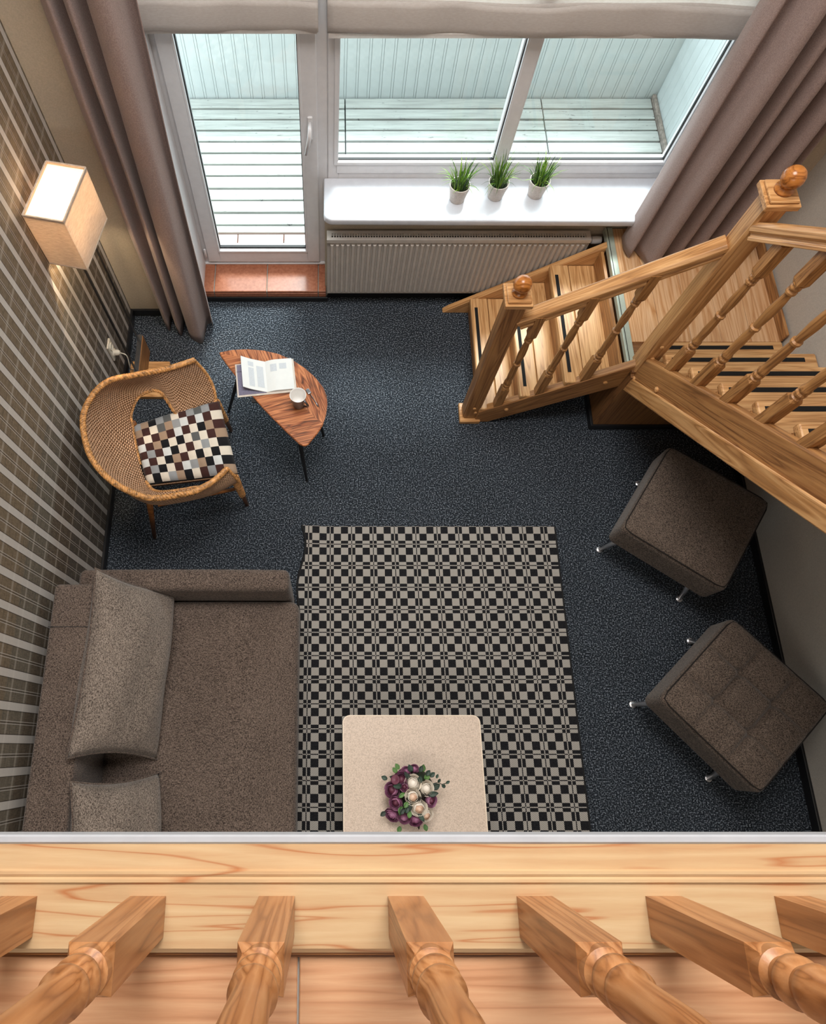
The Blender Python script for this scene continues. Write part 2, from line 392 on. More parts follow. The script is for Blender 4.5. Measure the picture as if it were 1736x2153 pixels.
    def build(s, name, mat, parent=None, xdir=(1, 0, 0), up=(0, 0, 1), origin=None, smooth=False, bevel=0, seg=1, solid=0, sub=0):
        mats = mat if isinstance(mat, (list, tuple)) else [mat]
        xs = s.v
        if origin is None:
            lo = [min(v[i] for v in xs) for i in range(3)]; hi = [max(v[i] for v in xs) for i in range(3)]
            origin = Vector([(a + b) / 2 for a, b in zip(lo, hi)])
        W = Matrix.Translation(Vector(origin)) @ frame(xdir, up).to_4x4(); I = W.inverted()
        me = bpy.data.meshes.new(name); me.from_pydata([I @ v for v in s.v], [], s.f)
        for m in mats: me.materials.append(M[m] if isinstance(m, str) else m)
        me.polygons.foreach_set('material_index', s.mi)
        if s.uv:
            ul = me.uv_layers.new(name='UVMap')
            for i, p in enumerate(me.polygons):
                if i in s.uv:
                    for k, li in enumerate(p.loop_indices): ul.data[li].uv = s.uv[i][k]
        me.update()
        if bevel or getattr(s, 'weld', False):
            bm = bmesh.new(); bm.from_mesh(me)
            bmesh.ops.remove_doubles(bm, verts=bm.verts, dist=1e-5)
            if bevel:
                ed = [e for e in bm.edges if len(e.link_faces) == 2 and e.calc_face_angle(0) > 0.5]
                bmesh.ops.bevel(bm, geom=ed, offset=bevel, segments=seg, profile=0.5, affect='EDGES', clamp_overlap=True)
            bmesh.ops.recalc_face_normals(bm, faces=bm.faces); bm.to_mesh(me); bm.free()
        o = bpy.data.objects.new(name, me); COL.objects.link(o)
        if smooth:
            for p in me.polygons: p.use_smooth = True
            if smooth is not True:
                try: me.set_sharp_from_angle(angle=math.radians(smooth))
                except Exception: pass
        if solid:
            md = o.modifiers.new('thickness', 'SOLIDIFY'); md.thickness = solid; md.offset = 0
        if sub:
            md = o.modifiers.new('soft', 'SUBSURF'); md.levels = sub; md.render_levels = sub
        place(o, W, parent); return o
def copy_part(o, parent, W, name=None):
    c = o.copy(); COL.objects.link(c); c.parent = None; place(c, W, parent); return c
def shift(o, d): return Matrix.Translation(Vector(d)) @ WM[o.name]
def catmull(P, n):
    P = [Vector(p) for p in P]; out = []; m = len(P) - 1
    for k in range(n + 1):
        t = k / n * m; i = min(int(t), m - 1); u = t - i
        p0 = P[i - 1] if i > 0 else P[0] * 2 - P[1]; p1, p2 = P[i], P[i + 1]; p3 = P[i + 2] if i + 2 <= m else P[m] * 2 - P[m - 1]
        out.append(0.5 * ((2 * p1) + (p2 - p0) * u + (2 * p0 - 5 * p1 + 4 * p2 - p3) * u * u + (3 * p1 - p0 - 3 * p2 + p3) * u ** 3))
    return out
def struct(o, label, cat): return tag(o, label, cat, kind='structure')

# ------------------------------------------------------------------ room shell
XL, XR, ZC, YB = -1.235, 2.366, 5.0, -3.2
YF, YU, YR, YW = 2.59, 2.735, 2.67, 2.924      # left back stub, wall under sill, right back stub, window plane
b = MB().box((XL - .1, YB, -.12), (XR + .1, YU + .05, 0)); struct(b.build('floor', 'carpet', origin=(0, 0, 0)), 'dark blue-grey flecked carpet covering the floor', 'floor')
b = MB().box((XL - .12, YB, 0), (XL, YW + .2, ZC)); struct(b.build('wall_left', 'paperwall', origin=(0, 0, 0)), 'wall with brown and grey tartan wallpaper beside the sofa', 'wall')
b = MB().box((XR, YB, 0), (XR + .12, YW + .2, ZC)); struct(b.build('wall_right', 'wallr', origin=(0, 0, 0)), 'plain grey painted wall beside the stairs', 'wall')
ZH = 2.35
b = MB().box((XL, YF, 0), (-.785, YW + .12, ZC)).box((1.875, YR, 0), (XR, YW + .12, ZC)).box((-.785, YF + .1, ZH), (1.875, YW + .12, ZC))
b.box((-.02, YU, 0), (1.875, YW + .1, .735))
struct(b.build('wall_back', 'wall', origin=(0, 0, 0)), 'beige painted wall around the window and balcony door', 'wall')
b = MB().box((XL - .12, YB - .1, ZC), (XR + .12, YW + .2, ZC + .1)); struct(b.build('ceiling', 'ceil'), 'white ceiling high above the loft', 'ceiling')
b = MB().box((XL - .12, YB - .12, 0), (XR + .12, YB, ZC)); struct(b.build('wall_rear', 'ceil'), 'plain wall behind the loft', 'wall')
b = MB().box((-.785, YF + .004, .094), (-.778, YW - .02, ZH)).box((1.868, YR + .004, .775), (1.875, YW - .02, ZH)); struct(b.build('trim_3', 'white'), 'pale painted lining of the window reveal', 'trim')
# baseboards
b = MB().box((XL, YB, 0), (XL + .014, YF, .06)); struct(b.build('baseboard_left', 'base', bevel=.003), 'black baseboard under the tartan wallpaper', 'baseboard')
b = MB().box((XL + .014, YF - .014, 0), (-.785, YF, .06)).box((-.799, YF, 0), (-.785, 2.69, .06)); struct(b.build('baseboard_back', 'base', bevel=.003), 'black baseboard below the beige wall behind the curtain', 'baseboard')
b = MB().box((XR - .014, YB, 0), (XR, 1.8, .06)); struct(b.build('baseboard_right', 'base', bevel=.003), 'black baseboard below the grey wall by the ottomans', 'baseboard')
b = MB().box((-.8, 2.683, 0), (-.004, 2.694, .043)).box((-.004, 2.715, 0), (1.56, YU, .05)); struct(b.build('baseboard_step', 'base', bevel=.002), 'black baseboard under the tiled door step and radiator', 'baseboard')
# tiled step inside the balcony door
st = MB().box((-.795, 2.697, 0), (-.012, 2.935, .086)).build('floor_doorstep', 'grout'); struct(st, 'terracotta tiled step in front of the balcony door', 'step')
xs = [-.795, -.728, -.365, -.075, -.012]
xs = [-.795, -.715, -.385, -.063, -.012]
for i in range(4):
    MB().box((xs[i] + .003, 2.692, .078), (xs[i + 1] - .003, 2.93, .094)).build('tile', 'tile', st, bevel=.003)
    MB().box((xs[i] + .003, 2.690, .043), (xs[i + 1] - .003, 2.699, .076)).build('tile', 'tile', st, bevel=.002)

# ------------------------------------------------------------------ balcony outside
bf = MB().box((-2.2, 2.99, -.16), (2.45, 4.6, -.075)).build('floor_balcony', 'underdeck'); struct(bf, 'balcony floor of weathered boards outside the window', 'floor')
edges = [3.228, 3.296, 3.399, 3.505, 3.607, 3.718, 3.819, 3.923, 4.028, 4.133, 4.236, 4.34, 4.446]
for x0, x1 in ((-2.1, .117), (.125, 1.536), (1.544, 2.335)):
    for i in range(len(edges) - 1):
        j = random.uniform(-.002, .002)
        MB().box((x0, edges[i] + .008, -.065 + j), (x1, edges[i + 1] - .008, j)).build('deck_board', 'deck', bf, bevel=.003)
for i in range(16):
    x0 = -2.2 + i * .305 + .075
    if x0 < 2.3: MB().box((x0 + .003, 3.03, -.075), (x0 + .302, 3.222, -.004)).build('tile', 'tile_out', bf, bevel=.003)
MB().box((2.338, 3.23, -.03), (2.364, 4.445, .03)).build('kerb', 'kerb', bf, bevel=.004)
HP = 0.74
bw = MB().box((-2.2, 4.462, -.1), (2.45, 4.56, HP)).build('wall_balcony', 'board'); struct(bw, 'pale painted parapet of vertical boards beyond the deck', 'wall')
i = 0; x = -1.30 - .084 * 10
pb = None
while x < 2.36:
    x1 = min(x + .084, 2.366)
    if pb is None:
        m_ = MB().box((x + .0010, 4.450, -.03), (x + .0655, 4.464, HP)).box((x + .0671, 4.450, -.03), (x + .0830, 4.464, HP))
        pb = m_.build('panel_board', 'board', bw, bevel=.0008); px0 = x
    else: copy_part(pb, bw, shift(pb, (x - px0, 0, 0)))
    x += .084
be = MB().box((2.376, 2.99, -.1), (2.46, 4.56, HP + .5)).build('wall_balcony_end', 'board'); struct(be, 'pale boarded side wall at the end of the balcony', 'wall')
pe = None
for k in range(17):
    y0 = 3.0 + k * .084
    if pe is None: pe = MB().box((2.366, y0 + .001, -.03), (2.378, y0 + .083, HP + .5)).build('panel_board', 'board', be, bevel=.002)
    else: copy_part(pe, be, shift(pe, (0, k * .084, 0)))

# ------------------------------------------------------------------ window and balcony door
def frame_rect(mb, x0, x1, z0, z1, w, y0, y1, wb=None):
    wb = wb or w
    mb.box((x0, y0, z0), (x0 + w, y1, z1)).box((x1 - w, y0, z0), (x1, y1, z1)).box((x0 + w, y0, z0), (x1 - w, y1, z0 + wb)).box((x0 + w, y0, z1 - w), (x1 - w, y1, z1))
ZT = 2.33
dr = empty('door_1', (-.4, YW, .094), 'white glazed balcony door with a lever handle', 'door', kind='structure')
m_ = MB(); frame_rect(m_, -.80, -.003, .094, ZT, .05, YW - .015, YW + .05, .022); m_.build('door_frame', 'white', dr, bevel=.004)
m_ = MB().box((-.785, 2.895, .094), (-.02, YW - .01, .108)); m_.build('threshold', 'white', dr, bevel=.003)
sash = MB(); frame_rect(sash, -.755, -.052, .118, ZT - .03, .075, YW - .03, YW + .04, .095); sash = sash.build('door_sash', 'white', dr, bevel=.006)
m_ = MB(); frame_rect(m_, -.682, -.125, .208, ZT - .10, .012, YW - .034, YW + .03, .014); m_.build('glazing_bead', 'white', sash, bevel=.003)
m_ = MB(); frame_rect(m_, -.671, -.135, .222, ZT - .11, .006, YW - .012, YW + .004, .012); m_.build('glazing_gasket', 'rubber', sash)
MB().box((-.668, YW + .002, .23), (-.138, YW + .008, ZT - .12)).build('pane', 'glass', sash)
hd = MB().box((-.103, YW - .042, 1.03), (-.077, YW - .03, 1.16)).build('door_handle', 'white', dr, bevel=.004)
MB().tube([(-.09, YW - .04, 1.125), (-.09, YW - .085, 1.125), (-.092, YW - .09, 1.09), (-.112, YW - .092, .99)], [.010, .010, .011, .008], 8).build('lever', 'white', hd, smooth=True)
for z in (.17, 1.95):
    MB().lathe([(.006, 0), (.008, .004), (.008, .06), (.006, .064)], (-.762, YW - .03, z), n=10).build('hinge', 'white', dr, smooth=40)
wn = empty('window_1', (.93, YW, .775), 'wide white two-light window above the sill', 'window', kind='structure')
m_ = MB(); frame_rect(m_, -.003, 1.875, .765, ZT, .055, YW - .02, YW + .05, .05); m_.build('window_frame', 'white', wn, bevel=.004)
m_ = MB().box((.87, YW - .03, .86), (.934, YW + .04, ZT - .05)).box((.86, YW - .005, .86), (.944, YW + .045, ZT - .05)); m_.build('mullion', 'white', wn, bevel=.006)
for x0, x1 in ((.04, .872), (.932, 1.765)):
    fr_ = MB(); frame_rect(fr_, x0 - .012, x1 + .012, .862, ZT - .05, .016, YW - .028, YW + .03, .02); fr_ = fr_.build('glazing_bead', 'white', wn, bevel=.003)
    g_ = MB(); frame_rect(g_, x0 + .002, x1 - .002, .874, ZT - .06, .006, YW - .01, YW + .004, .012); g_.build('glazing_gasket', 'rubber', fr_)
    MB().box((x0 + .004, YW + .002, .882), (x1 - .004, YW + .008, ZT - .06)).build('pane', 'glass', fr_)
m_ = MB().box((.04, YW - .024, .805), (1.77, YW + .03, .862)).box((1.765, YW - .024, .805), (1.83, YW + .03, ZT - .02)); m_.build('sash_rail', 'white', wn, bevel=.005)
# outside sill of the window
b = MB().box((-.02, 2.98, .70), (1.9, 3.06, .72)); struct(b.build('trim_1', 'white', bevel=.003), 'thin white outer window ledge above the deck', 'ledge')
b = MB().box((-.01, YU + .002, -.1), (1.9, 2.985, -.002)).box((-.01, YW + .1, -.04), (2.37, 3.0, .70)); struct(b.build('wall_outer', 'board'), 'pale outer wall below the window', 'wall')
# inner sill
pts = [(-.024, 2.905), (-.024, 2.66), (-.021, 2.645), (-.012, 2.632), (.004, 2.622), (.02, 2.618), (1.86, 2.606), (1.86, 2.905)]
b = MB().prism([(x, y, .735) for x, y in pts], (0, 0, .04)); struct(b.build('window_sill', 'sill', bevel=.010, seg=3, smooth=40), 'deep glossy white window sill holding three grass pots', 'window sill')

# ------------------------------------------------------------------ loft edge and railing
ZL = 2.75
lf = MB().box((XL, YB, 2.66), (XR, -.17, 2.722)).build('floor_loft', 'ceil'); struct(lf, 'loft floor of pale wood laminate planks', 'floor')
cuts = {0: [-1.2, -.033, 1.2, 2.36], 1: [-1.2, .5, 1.7, 2.36], 2: [-1.2, -.45, .8, 2.36]}
for r in range(5):
    y1 = -.216 - r * .195; c = cuts[r % 3]
    for k in range(len(c) - 1):
        MB().box((c[k] + .0012, y1 - .193, 2.722), (c[k + 1] - .0012, y1, 2.731)).build('laminate_plank', 'laminate_loft', lf, bevel=.0012)
b = MB().box((XL, -.104, 2.715), (XR, -.0945, ZL - .004)); struct(b.build('trim_2', 'edge', bevel=.002), 'white edging strip along the loft front', 'trim')
rl = empty('loft_railing', (.5, -.17, 2.731), 'pale pine loft railing with turned balusters in the foreground', 'railing')
prof = [(-.212, 2.7315), (-.212, 2.744), (-.207, 2.749), (-.1445, ZL), (-.142, ZL + .0035), (-.139, ZL + .0035), (-.137, ZL + .001), (-.134, ZL + .003), (-.131, ZL + .003), (-.129, ZL - .001), (-.104, ZL - .001), (-.1045, 2.72), (-.112, 2.72), (-.112, 2.7315)]
MB().prism([(XL + .002, y, z) for y, z in prof], (XR - XL - .004, 0, 0)).build('base_rail', 'pine_pale', rl)
MB().box((XL + .002, -.2185, 2.7312), (XR - .002, -.2125, 2.7345)).build('base_rail_groove_shade', 'chair_leg', rl)  # dark strips coloured as the shadowed groove behind the base rail
MB().box((XL + .002, -.2148, 2.7345), (XR - .002, -.2122, 2.741)).build('base_rail_groove_shade', 'chair_leg', rl)
def baluster(a, hb=.20, total=.84, prof_seg=28):
    """local Z up from 0: square foot, turned middle, square head"""
    m = MB(); h = a / 2
    m.box((-h, -h, 0), (h, h, hb - .012))
    # shouldered top of the foot
    m.lathe([(h * 1.414, hb - .012), (h * 1.05, hb)], (0, 0, 0), n=4, cap=True, ph=math.pi / 4)
    r = a * .5
    P = [(r * .98, hb - .012), (r * .98, hb + .002), (r * .72, hb + .006), (r * .74, hb + .012), (r * .98, hb + .019), (r * .98, hb + .026), (r * .74, hb + .033), (r * .78, hb + .036), (r * .97, hb + .045), (r * .97, hb + .052),
         (r * .78, hb + .062), (r * .80, hb + .09), (r * .86, hb + .13), (r * .80, hb + .175), (r * .70, hb + .212), (r * .66, hb + .219), (r * .95, hb + .224), (r * .95, hb + .234), (r * .66, hb + .239), (r * .74, hb + .26), (r * .90, hb + .32), (r * .84, hb + .37), (r * .66, hb + .415),
         (r * .64, hb + .424), (r * .92, hb + .432), (r * .92, hb + .440), (r * .66, hb + .447), (r * .92, hb + .455), (r * .92, hb + .463), (r * .7, hb + .47), (r * .98, hb + .478)]
    m.lathe(P, (0, 0, 0), n=prof_seg)
    zt = hb + .475
    m.lathe([(h * 1.0, zt - .006), (h * 1.414, zt + .012)], (0, 0, 0), n=4, cap=True, ph=math.pi / 4)
    m.box((-h, -h, zt + .012), (h, h, total))
    return m
bl0 = None
def place_baluster(proto, parent, loc, mat, a, total):
    if proto is None:
        o = baluster(a, total=total).build('baluster', mat, parent, xdir=(1, 0, 0), origin=(0, 0, 0), smooth=35)
        W = Matrix.Translation(Vector(loc)); o.matrix_basis = W; WM[o.name] = W; return o
    return copy_part(proto, parent, Matrix.Translation(Vector(loc)))
for k in range(25):
    x = -.201 + .1437 * (k - 7)
    if XL + .03 < x < 1.55:
        o = place_baluster(bl0, rl, (x, -.176, ZL), 'pine_turned', .040, .86)
        if bl0 is None: bl0 = o
MB().profile([(-.035, -.03), (.035, -.03), (.035, 0), (.028, .012), (.03, .022), (.018, .035), (-.018, .035), (-.03, .022), (-.028, .012), (-.035, 0)], (XL + .002, -.176, ZL + .88), (XR - .8, -.176, ZL + .88)).build('handrail', 'pine', rl, bevel=.003)

# ------------------------------------------------------------------ staircase
sc = empty('staircase', (1.5, 2.0, 0), 'orange pine staircase turning at a landing, with turned balusters', 'staircase')
ZLD = .6; XE = 1.556
# landing
ld = MB().box((XE, 1.815, ZLD - .05), (2.355, 2.72, ZLD - .012)).build('landing', 'panel_wood', sc)
for k in range(5):
    x0 = XE + .02 + k * .156
    MB().box((x0 + .0008, 1.99, ZLD - .013), (min(x0 + .156, 2.352) - .0008, 2.72, ZLD)).build('laminate_plank', 'laminate', ld, bevel=.0008)
MB().box((XE - .022, 1.86, ZLD - .03), (XE + .02, 2.725, ZLD + .003)).build('edge_profile', 'metalstrip', ld, bevel=.002)
MB().box((XE - .012, 1.86, ZLD + .0025), (XE - .009, 2.725, ZLD + .0045)).build('profile_groove', 'rubber', ld)
MB().box((1.64, 1.865, ZLD - .035), (2.354, 1.99, ZLD + .001)).build('nosing', 'pine_tread', ld, bevel=.006, seg=2)
MB().box((1.66, 1.943, ZLD + .0005), (2.30, 1.965, ZLD + .003)).build('anti_slip_strip', 'strip', ld)
MB().box((XE, 1.792, .0), (XE + .018, 2.72, ZLD - .03)).build('side_panel', 'panel_wood', sc, xdir=(0, 0, 1), up=(1, 0, 0))
MB().box((XE + .018, 1.792, .0), (2.355, 1.81, ZLD - .05)).build('front_panel', 'panel_wood', sc, xdir=(0, 0, 1), up=(0, 1, 0))
MB().box((XE - .014, 1.78, 0), (2.352, 1.792, .05)).box((XE - .014, 1.792, 0), (XE, 2.0, .05)).build('plinth', 'base', sc, bevel=.003)
MB().box((2.343, 1.99, ZLD), (2.357, 2.66, ZLD + .06)).build('skirting', 'pine_dark', sc, xdir=(0, 1, 0), bevel=.003)
# lower flight
nos = [(.868, .15), (1.064, .30), (1.262, .45)]
for i, (x, z) in enumerate(nos):
    xb = nos[i + 1][0] + .03 if i < 2 else XE - .03
    t1 = MB().box((x, 1.838, z - .038), (x + .105, 2.60, z)).build('tread', 'pine_tread', sc, xdir=(0, 1, 0), bevel=.008, seg=2)
    MB().box((x + .107, 1.875, z - .036), (xb, 2.595, z - .001)).build('back_board', 'pine_tread', t1, xdir=(0, 1, 0), bevel=.002)
    MB().box((x + .022, 1.90, z - .0005), (x + .040, 2.53, z + .0025)).build('anti_slip_strip', 'strip', t1)
    zr = z; xr = xb - .012
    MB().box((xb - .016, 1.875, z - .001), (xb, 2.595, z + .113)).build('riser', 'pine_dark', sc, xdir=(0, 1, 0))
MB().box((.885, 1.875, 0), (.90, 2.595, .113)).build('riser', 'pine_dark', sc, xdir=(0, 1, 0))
slope = lambda x: .76 * (x - .868)
# front stringer of lower flight
top = [(.868, .118), (1.57, .118 + .73 * .702)]
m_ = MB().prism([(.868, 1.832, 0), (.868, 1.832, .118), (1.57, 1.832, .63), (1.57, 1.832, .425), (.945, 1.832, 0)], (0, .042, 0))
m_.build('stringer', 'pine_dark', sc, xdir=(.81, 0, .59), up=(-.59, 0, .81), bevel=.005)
m_ = MB().prism([(.72, 2.60, 0), (.755, 2.60, .035), (1.54, 2.60, .60), (1.54, 2.60, .40), (1.0, 2.60, 0)], (0, .038, 0))
m_.build('stringer', 'pine', sc, xdir=(.81, 0, .59), up=(-.59, 0, .81), bevel=.004)
# newels
def newel(x, y, z0, zc, label=None, foot=None):
    h = .044
    n = MB().box((x - h, y - h, z0), (x + h, y + h, zc - .045)).build('newel_post', 'pine_dark' if z0 < .1 else 'pine', sc, xdir=(0, 0, 1), up=(0, 1, 0), bevel=.009, seg=1)
    m = MB().box((x - .052, y - .052, zc - .048), (x + .052, y + .052, zc - .036)).box((x - .062, y - .062, zc - .036), (x + .062, y + .062, zc - .012)).box((x - .052, y - .052, zc - .012), (x + .052, y + .052, zc))
    m.build('cap', 'pine', n, bevel=.003)
    P = [(.030, 0), (.034, .004), (.034, .010), (.022, .016), (.020, .022), (.030, .030), (.038, .044), (.040, .056), (.038, .070), (.030, .084), (.018, .093), (.004, .096)]
    MB().lathe(P, (x, y, zc), n=24).build('finial', 'finial', n, smooth=True)
    return n
n1 = newel(.838, 1.885, .03, 1.135)
MB().box((.838 - .060, 1.885 - .066, 0), (.838 + .060, 1.885 + .06, .03)).build('foot_plate', 'pine', n1, bevel=.004)
for p in ((.838, 1.838, .16), (.838 + .015, 1.838, .11)): MB().lathe([(.009, 0), (.009, .006), (.005, .009)], p, axis=(0, -1, 0), n=10).build('dowel_plug', 'pine', n1)
n2 = newel(1.607, 1.86, .44, 1.735)
for p in ((1.6, 1.814, .82), (1.6, 1.814, .72)): MB().lathe([(.010, 0), (.010, .006), (.005, .009)], p, axis=(0, -1, 0), n=10).build('dowel_plug', 'pine', n2)
# lower handrail
HR = [(-.033, -.035), (.033, -.035), (.033, -.022), (.026, -.018), (.026, -.008), (.035, -.002), (.035, .018), (.024, .030), (-.024, .030), (-.035, .018), (-.035, -.002), (-.026, -.008), (-.026, -.018), (-.033, -.022)]
MB().profile(HR, (.878, 1.872, .952), (1.572, 1.872, 1.452)).build('handrail', 'pine', sc, xdir=(.81, 0, .585), bevel=.002)
bls = None
for x in (.965, 1.158, 1.357):
    zb = .118 + .73 * (x - .868)
    o = place_baluster(bls, sc, (x, 1.856, zb - .012), 'pine_turned_dark', .042, .84)
    bls = bls or o
for p in ((1.02, 1.832, .16), (1.47, 1.832, .46)): MB().lathe([(.012, 0), (.012, .006), (.006, .010)], p, axis=(0, -1, 0), n=10).build('dowel_plug', 'pine', sc)
# upper flight, rising towards the loft along the right wall
RISE, RUN = .18, .1845
for k in range(1, 12):
    z = ZLD + RISE * k; ys = 1.953 - RUN * k
    t1 = MB().box((1.632, ys - .185, z - .036), (2.362, ys + .037, z)).build('tread', 'pine_tread', sc, bevel=.008, seg=2)
    MB().box((1.66, ys - .011, z - .0005), (2.30, ys + .011, z + .0025)).build('anti_slip_strip', 'strip', t1)
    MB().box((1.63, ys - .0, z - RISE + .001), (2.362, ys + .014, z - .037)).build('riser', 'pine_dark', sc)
MB().box((1.63, -.09 + .0, 2.65), (2.362, -.075, 2.74)).build('riser', 'pine_dark', sc)
def zst(y): return .715 + (1.815 - y) * .978
y1 = -.10
m_ = MB().prism([(1.575, 1.82, zst(1.82)), (1.575, y1, zst(y1)), (1.575, y1, zst(y1) - .285), (1.575, 1.82, zst(1.82) - .285)], (.048, 0, 0))
m_.build('stringer', 'pine_dark', sc, xdir=(0, -.715, .699), up=(0, .699, .715), bevel=.010, seg=2)
m_ = MB().prism([(1.562, 1.82, zst(1.82) - .175), (1.562, y1, zst(y1) - .175), (1.562, y1, zst(y1) - .29), (1.562, 1.82, zst(1.82) - .29)], (.013, 0, 0))
m_.build('stringer_moulding', 'pine', sc, xdir=(0, -.715, .699), up=(0, .699, .715), bevel=.008, seg=2)
for y, z in ((1.795, .56), (1.62, .755)):
    MB().lathe([(.014, 0), (.014, .006), (.007, .011)], (1.575, y, z), axis=(-1, 0, 0), n=12).build('dowel_plug', 'pine', sc)
MB().profile(HR, (1.600, 1.818, 1.585), (1.600, .3, 1.585 + (1.818 - .3) * .978)).build('handrail', 'pine', sc, xdir=(0, -.715, .699), bevel=.002)
for k in range(9):
    y = 1.668 - k * .178
    copy_part(bls, sc, Matrix.Translation(Vector((1.602, y, zst(y) - .022))) @ Matrix.Scale(1.02, 4)).data = bls.data

# ------------------------------------------------------------------ radiator
rd = empty('radiator', (.72, 2.68, .12), 'long white ribbed panel radiator under the window sill', 'radiator')
R0, R1, RZ0, RZ1, RY = -.004, 1.45, .118, .595, 2.648
m_ = MB(); n = 48; sp = (R1 - R0 - .02) / n
m_.box((R0, RY + .0118, RZ0), (R1, RY + .03, RZ1 - .02))
for k in range(n):
    x0 = R0 + .01 + k * sp + .0025; x1 = x0 + sp - .005
    a, c, d = x0, x1, .006
    z0, z1 = RZ0 + .02, RZ1 - .04
    vs = [(a, RY + .0120, z0), (c, RY + .0120, z0), (c, RY + .0120, z1), (a, RY + .0120, z1), (a + d, RY, z0 + .008), (c - d, RY, z0 + .008), (c - d, RY, z1 - .008), (a + d, RY, z1 - .008)]
    m_.add(vs, [(4, 5, 6, 7), (0, 1, 5, 4), (1, 2, 6, 5), (2, 3, 7, 6), (3, 0, 4, 7)])
m_.build('front_panel', 'rad', rd)
MB().box((R0, 2.69, RZ0), (R1, 2.705, RZ1 - .02)).build('rear_panel', 'rad', rd)
for x in (R0 - .003, R1): MB().box((x, RY + .004, RZ0 + .01), (x + .003, 2.708, RZ1 - .012)).build('side_cover', 'rad', rd)
g = MB().box((R0 - .004, RY - .002, RZ1 - .022), (R1 + .004, RY + .018, RZ1)).box((R0 - .004, 2.69, RZ1 - .012), (R1 + .004, 2.712, RZ1))
g.box((R0 - .004, RY + .018, RZ1 - .012), (R0 + .022, 2.69, RZ1)).box((R1 - .022, RY + .018, RZ1 - .012), (R1 + .004, 2.69, RZ1))
k = R0 + .022
while k < R1 - .025:
    g.box((k + .0090, RY + .018, RZ1 - .010), (k + .0145, 2.69, RZ1 - .001)); k += .0145
g.box((R0, RY + .033, RZ1 - .009), (R1, RY + .037, RZ1 - .0005))
g.build('top_grille', 'rad', rd)
MB().box((R0 + .004, RY + .03, RZ0 + .02), (R1 - .004, 2.69, RZ1 - .0095)).build('slot_shade_block', 'black', rd)  # black filler put in so the grille slots look shaded
MB().lathe([(.012, 0), (.012, .02), (.020, .024), (.022, .05), (.020, .075), (.012, .08)], (R1 + .003, 2.69, RZ1 - .05), axis=(1, 0, 0), n=16).build('thermostat_valve', 'white', rd, smooth=40)
MB().tube([(R1 + .02, 2.70, RZ1 - .05), (R1 + .02, 2.72, RZ1 - .05), (R1 + .02, 2.725, .03)], .008, 8).build('pipe', 'white', rd, smooth=True)

# ------------------------------------------------------------------ curtains and blinds
def curtain(name, prof, z0, z1, label, skew, lean):
    """prof: plan outline of the folds from one side to the other"""
    P = catmull([(x, y, 0) for x, y in prof], len(prof) * 14); n = len(P) - 1; ym = sum(p.y for p in P) / len(P)
    def fn(u, v):
        p = P[min(n, int(round(u * n)))]; low = 1 - v; k = 1 + .35 * low
        w = .004 * math.sin(9 * v + 14 * u)
        return (p.x + lean * v * u + w, ym + (p.y - ym) * k - skew * low * u + w * .5, z0 + (z1 - z0) * v + (.012 * math.sin(u * 40) if v < .01 else 0))
    o = MB().grid(fn, n, 40).build(name, 'curtain', smooth=True, solid=.004)
    tag(o, label, 'curtain', 'window curtains'); return o
curtain('curtain', [(-1.05, 2.575), (-1.03, 2.52), (-.995, 2.485), (-.985, 2.54), (-.965, 2.565), (-.94, 2.50), (-.915, 2.475), (-.905, 2.54), (-.885, 2.56), (-.87, 2.49), (-.83, 2.455), (-.785, 2.455), (-.765, 2.50), (-.755, 2.56), (-.735, 2.575), (-.722, 2.54)], .012, 2.9, 'mauve curtain hanging to the carpet beside the balcony door', .075, .05)
curtain('curtain', [(1.615, 2.62), (1.605, 2.56), (1.63, 2.52), (1.665, 2.56), (1.69, 2.52), (1.715, 2.465), (1.755, 2.46), (1.785, 2.52), (1.795, 2.58), (1.82, 2.53), (1.845, 2.485), (1.875, 2.50), (1.885, 2.57), (1.91, 2.53), (1.935, 2.485), (1.965, 2.495), (1.985, 2.57), (2.01, 2.57), (2.04, 2.50), (2.08, 2.485), (2.11, 2.54), (2.12, 2.60), (2.15, 2.57), (2.18, 2.54), (2.21, 2.60)], .612, 2.9, 'mauve curtain reaching the stair landing right of the window', .0, .0)
def blind(x0, x1, zb, label, seed, sag):
    rnd = random.Random(seed); q = [rnd.uniform(0, 6.28) for _ in range(4)]
    t = empty('roman_blind', ((x0 + x1) / 2, 2.86, zb), label, 'blind', 'roman blinds over the window')
    wav = lambda x: .006 * math.sin(9 * x + q[0]) + .003 * math.sin(23 * x + q[1])
    def back(u, v):
        x = x0 + (x1 - x0) * u; return (x, 2.874 + wav(x) * .5, zb + .03 + sag * u + (2.36 - zb - .03) * v)
    MB().grid(back, 60, 10).build('blind_fabric', 'blind', t, smooth=True, solid=.002)
    def fold(u, v):
        x = x0 + (x1 - x0) * u; h = .142 + .006 * math.sin(5 * x + q[2])
        a = v * 2
        if a < 1: y = 2.852 + wav(x) - .004 * math.sin(a * math.pi); z = zb + h * (1 - a)
        else: y = 2.866; z = zb + .004 + h * (a - 1) * .98
        return (x, y, z + sag * u + .005 * math.sin(7 * x + q[3]) * (1 - min(a, 1)) * .5 + .002 * math.sin(13 * x + q[2]))
    MB().grid(fold, 60, 12).build('bottom_fold', 'blind', t, smooth=True, solid=.0025)
    MB().box((x0 + .005, 2.856, zb + sag / 2 + .004), (x1 - .005, 2.864, zb + sag / 2 + .022)).build('bottom_bar', 'blind', t)
    MB().box((x0, 2.85, 2.36), (x1, 2.89, 2.39)).build('head_rail', 'white', t)
    return t
blind(-.815, -.042, 1.577, 'short cream roman blind over the balcony door', 5, .004)
blind(-.004, 1.86, 1.574, 'long cream roman blind over the wide window', 9, -.028)

